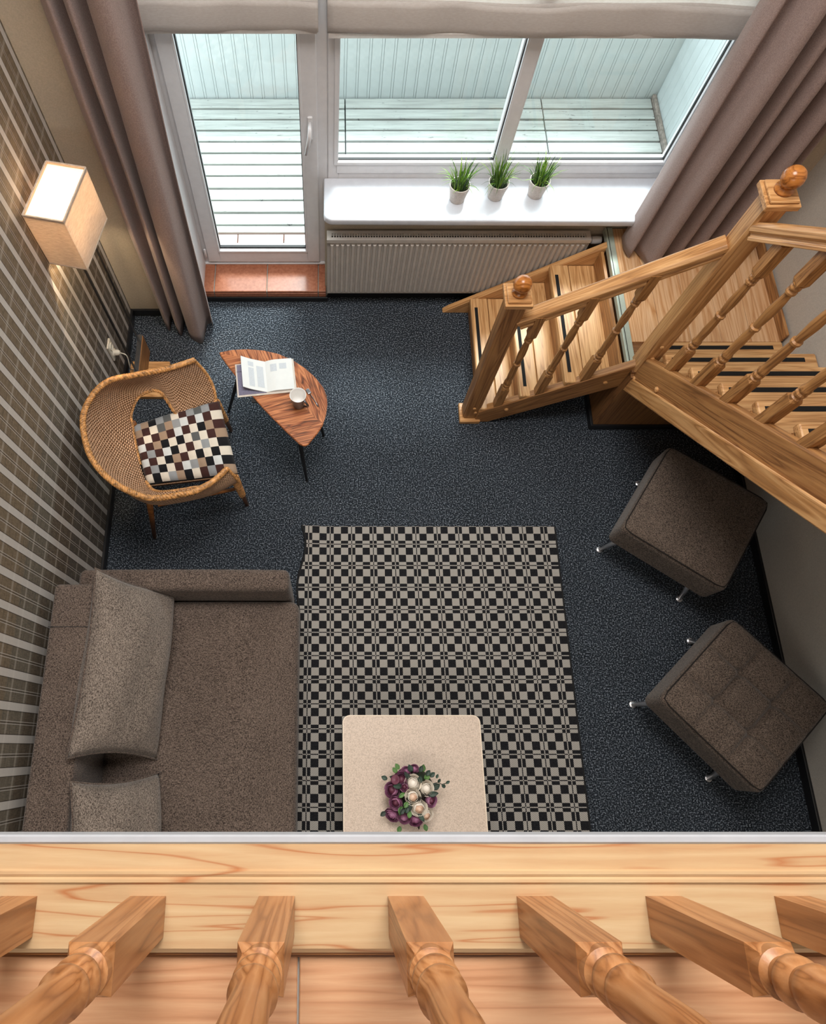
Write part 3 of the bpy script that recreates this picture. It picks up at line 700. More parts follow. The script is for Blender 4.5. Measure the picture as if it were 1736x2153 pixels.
# ------------------------------------------------------------------ grass pots
def grass_pot(x, y, seed, label):
    rnd = random.Random(seed); t = empty('potted_grass', (x, y, .775), label, 'potted plant', 'grass pots on the window sill')
    zb = .775
    P = [(.036, 0), (.039, .002), (.049, .066), (.051, .068), (.054, .098), (.050, .099), (.0475, .088), (.044, .082)]
    MB().lathe(P, (x, y, zb), n=28).build('pot', 'potc', t, smooth=30)
    MB().lathe([(.0465, .084), (.03, .090), (.004, .092)], (x, y, zb), n=20).build('soil', 'soil', t, smooth=True)
    m = MB()
    for k in range(110):
        a = rnd.uniform(0, 6.283); r = .040 * math.sqrt(rnd.random()); L = rnd.uniform(.075, .155); lean = rnd.uniform(.1, .75) * (r / .04 + .15)
        if k > 96: L *= .75; lean = rnd.uniform(1.2, 1.7)
        w = rnd.uniform(.0018, .0034); bx, by = x + r * math.cos(a), y + r * math.sin(a); a2 = a + rnd.uniform(-.6, .6)
        dx, dy = math.cos(a2), math.sin(a2); pts = []
        for j in range(5):
            s = j / 4; ang = lean * s * .9; out = L * s * math.sin(ang); up = L * s * math.cos(ang)
            pts.append(Vector((bx + dx * out, by + dy * out, zb + .086 + up)))
        side = Vector((-dy, dx, 0)) * w; m.cur = 0 if rnd.random() < .6 else 1
        vs = []
        for j, p in enumerate(pts):
            f = 1 - (j / 4) ** 2 * .9; vs += [p - side * f, p + Vector((dx, dy, 0)) * .0006, p + side * f]
        fs = []
        for j in range(4):
            q = j * 3; fs += [(q, q + 1, q + 4, q + 3), (q + 1, q + 2, q + 5, q + 4)]
        m.add(vs, fs)
    tag(m.build('grass', ['grass', 'grassd'], t), kind='stuff')
grass_pot(.684, 2.758, 1, 'grass in a white pot, nearest the balcony door')
grass_pot(.888, 2.777, 2, 'middle one of three grass pots on the white sill')
grass_pot(1.103, 2.790, 3, 'grass in a white pot, nearest the right curtain')

# ------------------------------------------------------------------ sofa and cushions
sf = empty('sofa', (-.66, -.3, 0), 'brown tweed sofa against the tartan wall', 'sofa')
YS = -1.35
def seatfn(p):
    return p
m_ = MB().rbox((-.575, (.668 + YS) / 2, .34), (.437, (.668 - YS) / 2 - .002, .083), .045, n=4, seg=10,
     fn=lambda p: Vector((p.x, p.y, p.z + (.008 * math.cos(p.x * 3.2) if p.z > 0 else 0))))
m_.build('seat', 'sofa', sf, smooth=True)
MB().rbox((-.575, (.66 + YS) / 2, .165), (.425, (.66 - YS) / 2, .098), .02).build('base', 'sofa', sf, smooth=True)
MB().rbox((-1.088, (.668 + YS) / 2, .42), (.087, (.668 - YS) / 2 - .002, .36), .022, n=3, seg=6).build('backrest', 'sofa', sf, smooth=True)
MB().rbox((-.664, .722, .335), (.485, .052, .268), .03, n=4, seg=5, fn=lambda p: Vector((p.x, p.y + .006 * (p.z / .26), p.z - (.012 * (p.x / .48) ** 2 if p.z > 0 else 0)))).build('arm', 'sofa', sf, smooth=True)
MB().rbox((-.664, YS - .052, .335), (.485, .05, .268), .03, n=4, seg=5).build('arm', 'sofa', sf, smooth=True)
MB().box((-1.175, .478, .779), (-1.0, .4805, .7815)).build('seam', 'black', sf)
for x in (-1.08, -.22):
    for y in (.66, YS): MB().lathe([(.02, 0), (.026, .07)], (x, y, 0), n=12).build('foot', 'black', sf)
def cushion(name, T, w, h, t, label, seed, n=26):
    rnd = random.Random(seed); q = [rnd.uniform(0, 6.28) for _ in range(6)]
    def side(sg):
        def fn(u, v):
            a, c = 2 * u - 1, 2 * v - 1
            # edges pull in between the corners
            x = a * w / 2 * (1 - .075 * (1 - c * c) * abs(a) ** 3); y = c * h / 2 * (1 - .10 * (1 - a * a) * abs(c) ** 3)
            pf = max(0, (1 - abs(a) ** 2.6)) ** .55 * max(0, (1 - abs(c) ** 2.6)) ** .55
            z = sg * t / 2 * pf + .006 * math.sin(5 * a + q[0]) * pf + .005 * math.sin(7 * c + 3 * a + q[1]) * pf
            return T @ Vector((x, y, z))
        return fn
    e = empty(name, T.translation - Vector((0, 0, h / 2 * .9)), label, 'cushion', 'tweed sofa cushions')
    m = MB().grid(side(1), n, n).grid(side(-1), n, n, flip=True); m.weld = True
    m.build('cushion_cover', 'cush', e, smooth=True, xdir=T.to_3x3().col[0], up=T.to_3x3().col[2])
    pts = []
    for k in range(4 * n):
        s = k / n; i = int(s); f = s - i
        u, v = [(f, 0), (1, f), (1 - f, 1), (0, 1 - f)][i]; pts.append(side(0)(u, v))
    MB().tube(pts, .0045, 6, closed=True).build('piping', 'sofa', e, smooth=True)
    return e
def leanT(c, yaw, lean):
    # local x along room Y (cushion width), local y up the leaning face, z out of the face
    f = Vector((math.cos(yaw) * math.cos(lean), math.sin(yaw) * math.cos(lean), math.sin(lean)))
    xx = Vector((-math.sin(yaw), math.cos(yaw), 0)); yy = f.cross(xx)
    R = Matrix((xx, yy, f)).transposed().to_4x4(); return Matrix.Translation(Vector(c)) @ R
cushion('sofa_cushion', leanT((-.872, .335, .635), math.radians(-2), math.radians(33)), .76, .47, .20, 'large tweed cushion leaning in the sofa corner by the arm', 2)
cushion('sofa_cushion', leanT((-.838, -.46, .615), math.radians(5), math.radians(35)), .70, .45, .20, 'tweed sofa cushion nearest the loft edge, partly cut off', 6)

# ------------------------------------------------------------------ rug
def rug():
    x0, x1, y0, y1 = -.156, 1.266, -1.15, 1.174
    def left(y):
        d = max(0, min(1, (y - .45) / .7)); return x0 + .028 * math.sin((1.174 - y) * 13.0) * d * (1 if y > .4 else 0) + .012 * d
    e = empty('rug', (.55, 0, 0), 'black and white checked rug with a wavy left edge', 'rug')
    def fn(u, v):
        y = y0 + (y1 - y0) * v; xl = left(y); x = xl + (x1 - xl) * u
        z = .010 + .012 * max(0, 1 - u * 9) * max(0, (y - .5) / .67) * (1 + math.sin((1.174 - y) * 13.0 + 1.2))
        return (x, y, z)
    MB().grid(fn, 60, 90).build('rug_field', 'rug', e, origin=(0, 0, .005), solid=.007)
    P = [(*fn(0, v / 60)[:2], fn(0, v / 60)[2]) for v in range(61)]
    MB().tube([(p[0] - .004, p[1], p[2]) for p in P], .007, 6).build('binding', 'rugedge', e, smooth=True)
    MB().box((x1 - .001, y0, .002), (x1 + .010, y1, .013)).build('binding', 'rugedge', e, bevel=.002)
    return e
rug()

# ------------------------------------------------------------------ coffee table
ct = empty('coffee_table', (.372, -.35, .012), 'beige speckled coffee table with rounded corners on the rug', 'table')
def rrect(x0, x1, y0, y1, r, n=6):
    P = []
    for cx_, cy_, a0 in ((x1 - r, y1 - r, 0), (x0 + r, y1 - r, 90), (x0 + r, y0 + r, 180), (x1 - r, y0 + r, 270)):
        for k in range(n + 1):
            a = math.radians(a0 + 90 * k / n); P.append((cx_ + r * math.cos(a), cy_ + r * math.sin(a)))
    return P
MB().prism([(x, y, .422) for x, y in rrect(.067, .677, -.86, .136, .03)], (0, 0, .0262)).build('table_top', 'ctop', ct)
m_ = MB().prism([(x, y, .420) for x, y in rrect(.064, .680, -.863, .139, .033)], (0, 0, .029)); m_.v
m2 = MB(); A_ = rrect(.064, .680, -.863, .139, .033); B_ = rrect(.0685, .6755, -.8585, .1345, .0285)
n_ = len(A_)
vs = [(x, y, .420) for x, y in A_] + [(x, y, .450) for x, y in A_] + [(x, y, .450) for x, y in B_] + [(x, y, .446) for x, y in B_]
fs = []
for i in range(n_):
    j = (i + 1) % n_; fs += [(i, j, n_ + j, n_ + i), (n_ + i, n_ + j, 2 * n_ + j, 2 * n_ + i), (2 * n_ + i, 2 * n_ + j, 3 * n_ + j, 3 * n_ + i)]
m2.add(vs, fs).build('table_edge', 'ctedge', ct, smooth=40)
for x in (.11, .634):
    for y in (.09, -.81): MB().box((x - .022, y - .022, .0150), (x + .022, y + .022, .423)).build('leg', 'ctedge', ct, bevel=.004)
for y in (-.80, .065): MB().box((.12, y, .37), (.624, y + .015, .422)).build('apron', 'ctedge', ct)

# ------------------------------------------------------------------ bouquet
bq = empty('bouquet', (.36, -.2, .45), 'bouquet of cream and purple roses on the coffee table', 'flowers')
ax_ = Vector((.354, -.170, .560)) - Vector((.385, -.326, .458))
MB().lathe([(.002, 0), (.022, ax_.length * .38), (.058, ax_.length)], (.385, -.326, .460), axis=ax_, n=10).build('paper_wrap', 'wrap', bq, smooth=30)
MB().lathe([(.02, 0), (.085, .03), (.095, .06), (.07, .10), (.01, .118)], (.354, -.170, .452), n=18).build('greenery_core', 'stem', bq, smooth=True)
def rose_mesh(mats, seed):
    """nested cupped petals: closed in the middle, open outside"""
    rnd = random.Random(seed); m = MB()
    m.cur = 1; m.lathe([(.02, -.35), (.42, -.25), (.50, .0), (.40, .26), (.16, .40), (.02, .42)], (0, 0, 0), n=10)
    layers = [(.46, 12, 3, 1), (.56, 30, 4, 1), (.68, 46, 5, 0), (.82, 62, 6, 0), (.97, 80, 7, 0)]
    for li, (R_, th, n, mi) in enumerate(layers):
        m.cur = mi
        for k in range(n):
            a0 = 2 * math.pi * k / n + li * .9 + rnd.uniform(-.2, .2); wd_ = math.pi / n * 1.35; rt = rnd.uniform(.96, 1.05); dt = rnd.uniform(-5, 5)
            def fn(u, v):
                t = 2 * u - 1; a = a0 + t * wd_
                ph = math.radians(135 + (th + dt + 12 * t * t - 135) * v); r = R_ * rt * (1 + .10 * max(0, v - .7) / .3 + .03 * t)
                return (r * math.sin(ph) * math.cos(a), r * math.sin(ph) * math.sin(a), r * .82 * math.cos(ph))
            m.grid(fn, 5, 6)
    m.cur = 0
    return m
def rose(x, y, z, r, mats, tilt=0.5, seed=1, c=(.354, -.170, .50)):
    d = Vector((x, y, z)) - Vector(c); d.z = max(d.z, .02) + .05; d.normalize()
    rm = rose_mesh(None, seed); R = Vector((0, 0, 1)).rotation_difference(d.lerp(Vector((0, 0, 1)), .25)).to_matrix()
    r *= 1.08; base = Vector((x, y, z)) - d * r * .45
    rm.v = [base + R @ (v * r) for v in rm.v]
    rm.build('rose', mats, bq, smooth=True)
def dome(x, y):
    q = ((x - .354) ** 2 + (y + .186) ** 2) / .128 ** 2; return .50 + .115 * math.sqrt(max(.05, 1 - q))
CR = [(-.002, .036, .0315, 'c'), (-.006, -.022, .030, 'p'), (.021, -.070, .031, 'p'), (.060, .012, .028, 'c'), (.055, -.100, .026, 'p')]
for i, (dx, dy, r, k) in enumerate(CR):
    x, y = .354 + dx, -.170 + dy; rose(x, y, dome(x, y), r, ['rosec', 'rosec'] if k == 'c' else ['rosec', 'rosep'], seed=i)
PR = [(-.096, .004, .030), (-.080, -.048, .027), (-.095, -.105, .030), (-.044, -.112, .025), (.010, -.122, .028), (.078, -.040, .025), (-.052, .050, .030), (-.026, .082, .020), (.012, .092, .018), (-.040, .018, .018)]
for i, (dx, dy, r) in enumerate(PR):
    x, y = .354 + dx, -.170 + dy; rose(x, y, dome(x, y) - .006, r, ['rosev', 'rosed'] if i not in (2, 3, 4, 7, 8) else ['rosev', 'rosev'], seed=20 + i)
MB().lathe([(.002, 0), (.014, .006), (.020, .018), (.016, .02), (.004, .012)], (.285, -.128, .575), axis=(-.4, .2, 1), n=14).build('dark_bloom', 'rosed', bq, smooth=True)
ROSES = [(.354 + q[0], -.170 + q[1], q[2]) for q in CR + PR]
def leaf(p, d, L, w, mat, curl=.3):
    tip = Vector(p) + Vector(d).normalized() * L * .6
    if any(math.hypot(tip.x - q[0], tip.y - q[1]) < q[2] * .95 for q in ROSES): return
    d = Vector(d).normalized(); s = d.cross(Vector((0, 0, 1))).normalized(); u_ = s.cross(d)
    def fn(u, v):
        t = 2 * u - 1; ww = w * math.sin(math.pi * min(1, v * .93 + .05)) ** .8
        return Vector(p) + d * (L * v) + s * (t * ww) + u_ * (-.25 * w * (1 - t * t) * 0 + .35 * w * t * t - curl * L * v * v)
    MB().grid(fn, 4, 6).build('leaf', mat, bq, smooth=True, solid=.0008)
rl_ = random.Random(4)
for k in range(26):
    a = k * 2.399; rr = .030 + .062 * (k / 26); x, y = .354 + rr * math.cos(a), -.170 + rr * math.sin(a)
    leaf((x, y, dome(x, y) - .018), (math.cos(a + .4), math.sin(a + .4), .35), rl_.uniform(.028, .045), rl_.uniform(.008, .014), 'leaf' if k % 4 else 'leafl', rl_.uniform(.1, .4))
for k, (dx, dy) in enumerate([(-.055, -.032), (-.030, -.040), (-.028, -.058), (-.045, -.065), (-.020, -.075), (.060, -.075), (.066, -.085), (-.03, -.092), (-.115, -.083), (-.105, .045), (.055, .062), (.072, .056), (.030, .075), (-.055, .085), (-.065, .072), (-.055, -.138), (.045, -.13)]):
    x, y = .354 + dx, -.170 + dy
    leaf((x, y, dome(x, y) + .004), (dx, dy, .02), .026, .010, 'leaf' if k in (2, 3, 8, 9, 10, 11, 12) else 'leafl', .2)
sp_ = [(.085, .028, .57), (.105, .034, .575), (.120, .026, .575), (.138, .030, .572)]
MB().tube([(.354 + a, -.170 + b_, c) for a, b_, c in [(.06, .03, .56)] + sp_], .0016, 5).build('sprig', 'stem', bq)
for a, b_, c in sp_ + [(.128, .012, .572), (.098, .050, .575)]:
    leaf((.354 + a, -.170 + b_, c), (random.uniform(-.3, 1), random.uniform(-1, 1), .1), .018, .006, 'leaf', .1)

# ------------------------------------------------------------------ leaf-shaped side table, book, mug, spoon
lt = empty('side_table', (-.29, 1.74, 0), 'leaf-shaped rosewood side table with thin black legs', 'table')
out = [(-.583, 1.991), (-.515, 2.008), (-.432, 2.012), (-.345, 2.004), (-.266, 1.983), (-.19, 1.945), (-.126, 1.898), (-.068, 1.84), (-.025, 1.776), (-.008, 1.728), (-.005, 1.678), (-.012, 1.618), (-.029, 1.56), (-.055, 1.514), (-.085, 1.475), (-.100, 1.453), (-.113, 1.445), (-.128, 1.444), (-.145, 1.453), (-.219, 1.528), (-.319, 1.637), (-.435, 1.776), (-.528, 1.904), (-.572, 1.968)]
MB().prism([(x, y, .484) for x, y in out], (0, 0, .016)).build('table_top', 'leaf_wood', lt, xdir=(.97, .24, 0), bevel=.004, smooth=40)
# the crossband veneer on the outer curve: grain turned, joint along an arc
cb = [(-.583, 1.991)]
crv = [(-.515, 2.008), (-.432, 2.012), (-.345, 2.004), (-.266, 1.983), (-.19, 1.945), (-.126, 1.898), (-.068, 1.84), (-.025, 1.776), (-.008, 1.728), (-.005, 1.678), (-.012, 1.618), (-.024, 1.575)]
inn = [(-.06, 1.60), (-.105, 1.645), (-.16, 1.74), (-.215, 1.80), (-.29, 1.87), (-.38, 1.93), (-.48, 1.965)]
MB().prism([(x * .995 - .001, y * .999 - .001, .4995) for x, y in cb + crv + inn], (0, 0, .0008)).build('crossband_veneer', 'leaf_wood', lt, xdir=(-.35, .94, 0))
for (tx, ty), (fx, fy) in (((-.15, 1.50), (-.124, 1.455)), ((-.47, 1.875), (-.597, 1.90)), ((-.075, 1.70), (-.028, 1.743))):
    MB().tube([(tx, ty, .484), (fx, fy, 0)], [.013, .008], 10).build('leg', 'black', lt, smooth=40)
MB().box((-.40, 1.70, .474), (-.12, 1.72, .484)).build('brace', 'black', lt)
bk = empty('open_book', (-.33, 1.84, .5), 'open book with white pages lying on the side table', 'book')
BR = Matrix.Translation(Vector((-.326, 1.838, .5008))) @ Matrix.Rotation(math.radians(6.5), 4, 'Z')
def bx_(m, a, b_):
    k = len(m.v); m.box(a, b_); m.v[k:] = [BR @ v for v in m.v[k:]]; return m
bx_(MB(), (-.158, -.104, 0), (.152, .094, .004)).build('cover', 'cover', bk, xdir=(1, .11, 0), bevel=.001)
bx_(MB(), (-.150, -.094, .004), (-.004, .088, .0052)).build('endpaper', 'endpaper', bk, xdir=(1, .11, 0))
bx_(MB(), (-.152, .045, .0048), (-.10, .047, .0056)).build('endpaper_fold', 'black', bk)
def pages(sg, name, x1, lift, th, yo):
    def fn(u, v):
        x = sg * x1 * u; z = .006 + th * (math.sin(min(1, u * 2.4) * math.pi / 2)) * (1 - .35 * u) + lift * u * u
        y = -.092 + .184 * v + yo * u
        return BR @ Vector((x, y, z))
    def fb(u, v):
        p = BR.inverted() @ Vector(fn(u, v)); p.z = max(.0055, p.z - th * .75 * (1 - .0 * u) - .0005); return BR @ p
    m = MB().grid(fn, 16, 4, flip=sg < 0).grid(fb, 16, 4, flip=sg > 0)
    for vv in (0, 1):
        m.add([fn(k / 16, vv) for k in range(17)] + [fb(k / 16, vv) for k in range(17)], [(k, k + 1, 18 + k, 17 + k) for k in range(16)])
    m.add([fn(1, k / 4) for k in range(5)] + [fb(1, k / 4) for k in range(5)], [(k, k + 1, 6 + k, 5 + k) for k in range(4)])
    m.build(name, 'paper', bk, smooth=35)
    return fn
fl = pages(-1, 'left_pages', .122, .035, .006, .026); fr2 = pages(1, 'right_pages', .142, .0, .014, .0)
def ink(fn, u0, u1, v0, v1):
    up = Vector((0, 0, .0007))
    MB().grid(lambda u, v: Vector(fn(u0 + (u1 - u0) * u, v0 + (v1 - v0) * v)) + up, 4, 3).build('printed_block', 'print', bk)
ink(fl, .50, .72, .10, .70); ink(fl, .10, .38, .12, .80); ink(fl, .50, .72, .75, .9)
ink(fr2, .18, .42, .62, .86); ink(fr2, .52, .78, .68, .86)
mg = empty('mug', (-.153, 1.672, .5), 'pale coffee mug standing beside the open book', 'mug')
MB().lathe([(.026, 0), (.029, .004), (.034, .05), (.041, .095), (.042, .100), (.0425, .1015)], (-.153, 1.676, .5008), n=28, cap=False).build('body', 'mugout', mg, smooth=40)
MB().lathe([(.0415, .1008), (.0425, .1025), (.0405, .1015), (.038, .094), (.031, .05), (.026, .016), (.004, .013)], (-.153, 1.676, .5008), n=28, cap=False).build('glazed_inside', 'ceramic', mg, smooth=True)
c0 = Vector((-.153, 1.676, .5008)); hd_ = Vector((.80, -.60, 0)).normalized()
MB().tube([c0 + hd_ * (.036 + .026 * math.sin(math.pi * k / 10)) + Vector((0, 0, .085 - .06 * k / 10)) for k in range(11)], .0055, 8).build('handle', 'steel', mg, smooth=True)
so = empty('teaspoon', (-.08, 1.70, .5), 'small steel teaspoon lying next to the mug', 'spoon')
MB().tube([(-.095, 1.738, .5045), (-.078, 1.71, .507), (-.064, 1.685, .506), (-.052, 1.664, .5045)], [.0025, .002, .0028, .0042], 8).build('handle', 'steel', so, smooth=True)
MB().rbox((0, 0, 0), (.016, .010, .003), .0028, n=3, seg=3, T=Matrix.Translation(Vector((-.104, 1.752, .5048))) @ Matrix.Rotation(math.radians(122), 4, 'Z')).build('bowl', 'steel', so, smooth=True)

# ------------------------------------------------------------------ ottomans
def ottoman(cx_, cy_, ang, w, tuft, label):
    t = empty('ottoman', (cx_, cy_, 0), label, 'ottoman', 'tweed ottomans by the right wall')
    T = Matrix.Translation(Vector((cx_, cy_, .325))) @ Matrix.Rotation(math.radians(ang), 4, 'Z')
    h = w / 2; hz = .105
    def fn(p):
        u, v = p.x / h, p.y / h
        if p.z > hz - .05:
            p = p.copy(); p.z += .016 * (1 - u ** 4) * (1 - v ** 4)
            if tuft:
                for q in (-.33, .33):
                    p.z -= .040 * math.exp(-((u - q) / .045) ** 2) * max(0, 1 - abs(v) ** 3) + .040 * math.exp(-((v - q) / .045) ** 2) * max(0, 1 - abs(u) ** 3)
            else: p.z -= .004 * math.sin(7 * u + 2) * math.sin(5 * v) * (1 - u * u) * (1 - v * v)
        return p
    MB().rbox((0, 0, 0), (h, h, hz), .035, n=4, seg=36, fn=fn, T=T).build('seat_pad', 'otto', t, smooth=True, xdir=T.to_3x3().col[0])
    # welt seam
    pts = []
    g_ = h - .0085
    for k in range(48):
        s = k / 12; i = int(s); f = s - i; a = [(-1 + 2 * f, -1), (1, -1 + 2 * f), (1 - 2 * f, 1), (-1, 1 - 2 * f)][i]
        r_ = max(abs(a[0]), abs(a[1])); x, y = a[0] * g_, a[1] * g_
        d_ = math.hypot(max(0, abs(x) - (g_ - .03)), max(0, abs(y) - (g_ - .03)))
        k_ = 1 if d_ < .03 else 1 - (d_ - .03) / g_ * .8
        pts.append(T @ Vector((x * k_, y * k_, hz - .0085)))
    MB().tube(pts, .0035, 6, closed=True).build('welt', 'seam', t, smooth=True)
    MB().rbox((0, 0, 0), (h - .03, h - .03, .02), .01, T=T @ Matrix.Translation(Vector((0, 0, -.115)))).build('base_frame', 'black', t, smooth=True)
    for sx in (-1, 1):
        for sy in (-1, 1):
            p0 = T @ Vector((sx * (h - .085), sy * (h - .085), -.13)); p1 = T @ Vector((sx * (h - .040), sy * (h - .040), -.315))
            lg = MB().tube([p0, p0.lerp(p1, .5) - Vector((0, 0, 0)), p1], [.016, .013, .011], 10).build('leg', 'chrome', t, smooth=True)
            MB().lathe([(.014, 0), (.017, .003), (.017, .009), (.008, .014)], (p1.x, p1.y, 0), n=14).build('glide', 'chrome', lg, smooth=40)
    return t
ottoman(1.842, 1.098, -35, .562, False, 'smooth brown tweed ottoman under the stairs')
ottoman(1.905, .196, -47.5, .56, True, 'tufted brown tweed ottoman nearest the loft edge')

# ------------------------------------------------------------------ wicker chair
ch = empty('wicker_armchair', (-.8, 1.5, 0), 'curved wicker armchair with a checked seat pad', 'chair')
rim = [(-.689, 1.879, .60), (-.755, 1.845, .612), (-.819, 1.81, .63), (-.955, 1.745, .68), (-1.063, 1.683, .73), (-1.123, 1.588, .76), (-1.151, 1.469, .77), (-1.123, 1.334, .77), (-1.067, 1.226, .77), (-.977, 1.141, .75), (-.875, 1.098, .71), (-.794, 1.093, .68), (-.65, 1.136, .64), (-.59, 1.172, .625), (-.547, 1.209, .61), (-.49, 1.279, .59)]
low = [(-.602, 1.752, .395), (-.700, 1.710, .41), (-.792, 1.655, .425), (-.870, 1.735, .53), (-.968, 1.715, .53), (-1.022, 1.640, .48), (-1.02, 1.570, .435), (-.995, 1.47, .43), (-.965, 1.37, .43), (-.925, 1.275, .435), (-.86, 1.20, .50), (-.77, 1.185, .53), (-.66, 1.225, .48), (-.62, 1.245, .43), (-.55, 1.275, .41), (-.484, 1.30, .395)]
N_ = 96; RM = catmull(rim, N_); LW = catmull(low, N_)
cen = Vector((-.80, 1.50, 0))
def shell(u, v, off=0.0):
    k = u * N_; i = min(int(k), N_ - 1); f = k - i
    a = RM[i].lerp(RM[i + 1], f); b_ = LW[i].lerp(LW[i + 1], f)
    p = a.lerp(b_, v); o = (p - cen); o.z = 0; o.normalize()
    p = p + o * (.035 * math.sin(math.pi * v)) + Vector((0, 0, -.03 * math.sin(math.pi * v)))
    return p + o * off
MB().grid(lambda u, v: shell(u, v), 192, 18, uv=True).build('woven_shell', 'wicker', ch, smooth=True, solid=.010)
def braid(path, r, R, turns, name, n=6):
    P = [Vector(p) for p in path]; m = len(P); mb = MB()
    for s_ in range(3):
        pts = []
        for i, p in enumerate(P):
            d = (P[min(i + 1, m - 1)] - P[max(i - 1, 0)]).normalized(); F = frame(d); a = 2 * math.pi * (turns * i / (m - 1) + s_ / 3)
            pts.append(p + F.col[1] * math.cos(a) * R + F.col[2] * math.sin(a) * R)
        mb.tube(pts, r, n)
    return mb.build(name, 'cane', ch, smooth=True)
braid(catmull(rim, 420), .0075, .0085, 52, 'braided_rim')
edge0 = [shell(0, k / 40) for k in range(41)]; edge1 = [shell(1, k / 40) for k in range(41)]
braid(edge0, .005, .005, 6, 'front_edge'); braid(edge1, .005, .005, 6, 'front_edge')
braid(catmull(low[1:9], 160), .0045, .005, 18, 'opening_edge'); braid(catmull(low[9:15], 120), .0045, .005, 14, 'opening_edge')
# seat: woven panel
sq = [Vector((-1.035, 1.60, .42)), Vector((-.605, 1.75, .415)), Vector((-.482, 1.315, .415)), Vector((-.925, 1.258, .42))]
def seat(u, v, z=0): # u from back to front, v from near to far
    return (sq[3].lerp(sq[2], u)).lerp(sq[0].lerp(sq[1], u), v) + Vector((0, 0, z))
MB().grid(lambda u, v: seat(u, v, -.022), 30, 30, uv=True).build('woven_seat', 'wicker', ch, smooth=True, solid=.012)
braid([seat(1, v / 60, -.012) for v in range(61)], .006, .006, 9, 'front_edge')
# patchwork pad: each patch is its own square of cloth on one quilted pad
cols = ['p_black', 'p_brown', 'p_cream', 'p_tan', 'p_grey', 'p_white', 'p_dgrey']
NU, NV, SUB = 11, 8, 4
m_ = MB(); rp = random.Random(21)
seq = [1, 2, 1, 3, 0, 5, 6, 0, 2, 4, 3]
pat = {}
for i in range(NU):
    for j in range(NV):
        light_ = (i + j) % 2 == 0
        pool = [2, 2, 2, 3, 3, 5, 4] if light_ else [0, 0, 1, 1, 1, 6, 4]
        pool = [c for c in pool if c not in (pat.get((i - 1, j)), pat.get((i, j - 1)))]
        pat[i, j] = rp.choice(pool)
def pad(u, v, top=True):
    a, b_ = u * NU * SUB, v * NV * SUB
    fu, fv = (u * NU) % 1, (v * NV) % 1
    q = (math.sin(math.pi * fu) * math.sin(math.pi * fv)) ** .35 if 0 < fu < 1 and 0 < fv < 1 else 0
    edge = min(1, min(u, 1 - u, v, 1 - v) * 9)
    z = .006 + .016 * edge ** .5 + .004 * q + .004 * math.sin(9 * u + 4 * v)
    drop = max(0, u - .9) * 10
    p = seat(.015 + u * .985, .02 + v * .96, z if top else -.006)
    p += Vector((.02 * drop, .006 * drop, -.012 * drop)); return p
for i in range(NU):
    for j in range(NV):
        m_.cur = pat[i, j]
        m_.grid(lambda u, v: pad((i + u) / NU, (j + v) / NV), SUB, SUB)
m_.cur = 0
m_.grid(lambda u, v: pad(u, v, False), 12, 12, flip=True)
for a in (0, 1):
    m_.add([pad(k / 44, a) for k in range(45)] + [pad(k / 44, a, False) for k in range(45)], [(k, k + 1, 46 + k, 45 + k) for k in range(44)])
    m_.add([pad(a, k / 32) for k in range(33)] + [pad(a, k / 32, False) for k in range(33)], [(k, k + 1, 34 + k, 33 + k) for k in range(32)])
m_.weld = True
sp = m_.build('chair_cushion', cols, smooth=True); tag(sp, 'patchwork seat pad of brown, black and cream squares on the wicker chair', 'seat pad')
# legs
for top_, ft, wrap in (((-.484, 1.312, .40), (-.462, 1.306, 0), 1), ((-.602, 1.745, .40), (-.575, 1.775, 0), 1), ((-.905, 1.20, .44), (-.972, 1.112, 0), 0), ((-1.02, 1.60, .44), (-1.09, 1.66, 0), 0)):
    lg = MB().tube([top_, Vector(top_).lerp(Vector(ft), .5), ft], [.018, .015, .010], 10).build('leg', 'chair_leg', ch, smooth=True)
    if wrap:
        a, b_ = Vector(top_), Vector(top_).lerp(Vector(ft), .62)
        pts = [a.lerp(b_, k / 160) + Vector((math.cos(k * .62), math.sin(k * .62), 0)) * (.021 - .006 * k / 160) for k in range(161)]
        MB().tube(pts, .005, 5).build('cane_wrap', 'cane', lg, smooth=True)
MB().tube([(-.90, 1.21, .26), (-.50, 1.31, .24)], .010, 8).build('stretcher', 'chair_leg', ch, smooth=True)
MB().tube([(-1.045, 1.625, .26), (-.595, 1.755, .24)], .010, 8).build('stretcher', 'chair_leg', ch, smooth=True)

# ------------------------------------------------------------------ floor lamp, socket, cord
lp = empty('floor_lamp', (-1.1, 2.15, 0), 'floor lamp with a square linen shade, lit, beside the tartan wall', 'lamp')
sh = [Vector((-1.168, 2.292)), Vector((-1.000, 2.258)), Vector((-1.056, 1.978)), Vector((-1.224, 2.012))]
ZS0, ZS1 = 1.175, 1.455
m_ = MB()
for i in range(4):
    a, b_ = sh[i], sh[(i + 1) % 4]; nn = Vector(((b_ - a).y, -(b_ - a).x, 0)).normalized() * .003
    m_.add([(a.x, a.y, ZS0), (b_.x, b_.y, ZS0), (b_.x, b_.y, ZS1), (a.x, a.y, ZS1)], [(0, 1, 2, 3)])
m_.weld = True
shade = m_.build('lamp_shade', 'shade', lp, solid=.003, xdir=(.195, .98, 0))
MB().add([(p.x * .985 - .0165, p.y * .99 + .021, ZS1 - .012) for p in sh], [(0, 1, 2, 3)]).build('glow_sheet', 'diff', shade, solid=.002)  # added sheet standing in for the bright inside of the open shade
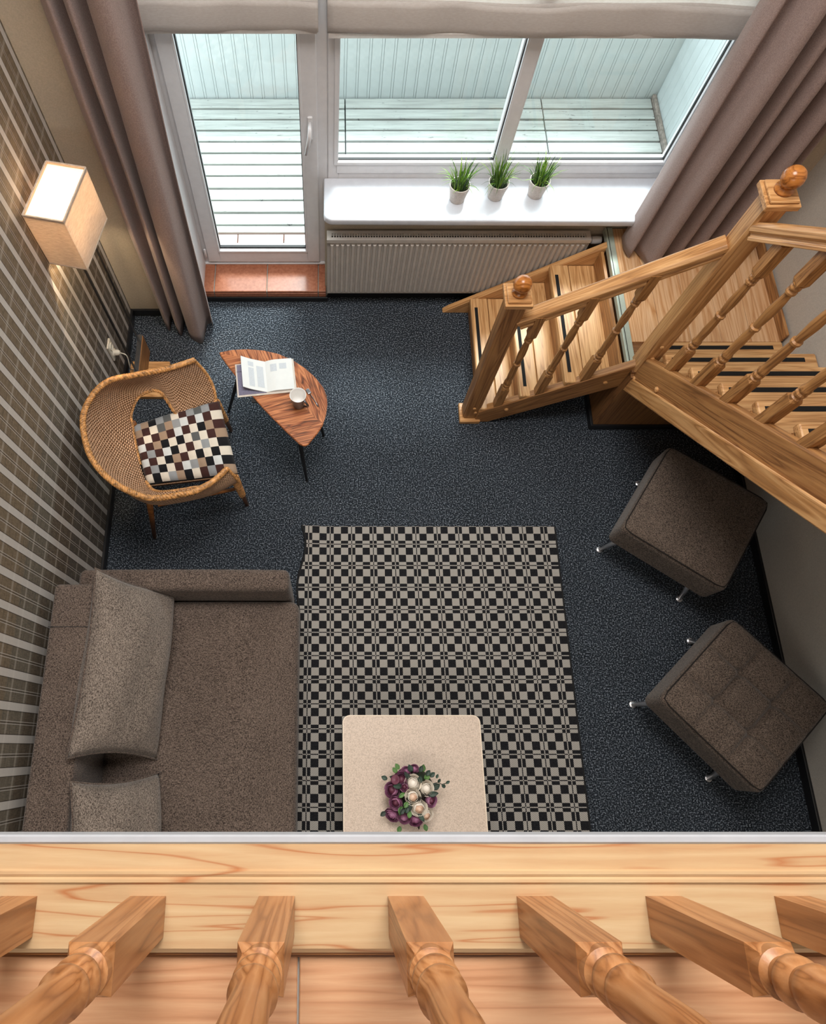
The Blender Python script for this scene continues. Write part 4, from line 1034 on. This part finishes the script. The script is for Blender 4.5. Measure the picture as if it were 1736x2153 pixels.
for zz in (ZS0, ZS1):
    m_ = MB()
    for i in range(4):
        a, b_ = sh[i], sh[(i + 1) % 4]; m_.beam((a.x, a.y, zz), (b_.x, b_.y, zz), .006, .006)
    m_.build('shade_wire', 'shade', shade)
for y in (2.065, 2.262): MB().tube([(-1.115, y, .02), (-1.113, y - .003, 1.36)], .0055, 8).build('pole', 'black', lp, smooth=True)
MB().beam((-1.113, 2.062, 1.36), (-1.113, 2.26, 1.36), .012, .012).build('lamp_bracket', 'black', lp)
MB().lathe([(.015, 0), (.018, .03), (.03, .06), (.028, .09), (.01, .105)], (-1.112, 2.137, 1.24), n=14).build('bulb', 'bulb', lp, smooth=True)
MB().box((-1.122, 2.03, .03), (-1.094, 2.30, .20)).build('base_board', 'lamp_wood', lp, xdir=(0, 1, 0), bevel=.003)
MB().box((-1.125, 2.028, .198), (-1.098, 2.302, .204)).build('base_cap', 'steel', lp, bevel=.001)
for y in (1.985, 2.135): MB().box((-1.205, y, 0), (-.968, y + .095, .03)).build('foot', 'pine', lp, bevel=.003)
light('floor_lamp_bulb', 'POINT', (-1.112, 2.137, 1.36), 70, (1.0, .76, .48), shadow_soft_size=.03)
wsk = empty('wall_socket', (XL + .005, 2.125, .3), 'ivory double wall socket on the tartan wall', 'socket')
MB().box((XL, 2.095, .245), (XL + .012, 2.165, .375)).build('cover_plate', 'socket', wsk, bevel=.003)
for z in (.28, .34): MB().lathe([(.024, 0), (.022, .006), (.018, .001)], (XL + .012, 2.13, z), axis=(1, 0, 0), n=16).build('outlet', 'socket', wsk, smooth=40)
MB().lathe([(.018, 0), (.018, .022), (.010, .034)], (XL + .013, 2.13, .28), axis=(1, 0, 0), n=14).build('plug', 'socket', wsk, smooth=40)
cd = MB().tube(catmull([(XL + .046, 2.13, .28), (XL + .08, 2.12, .26), (XL + .07, 2.11, .15), (XL + .05, 2.16, .05), (-1.16, 2.20, .010), (-1.13, 2.26, .05), (-1.118, 2.27, .15)], 60), .0035, 6).build('lamp_cord', 'socket', smooth=True)
tag(cd, 'thin pale lamp cord curling from the wall socket', 'cord')
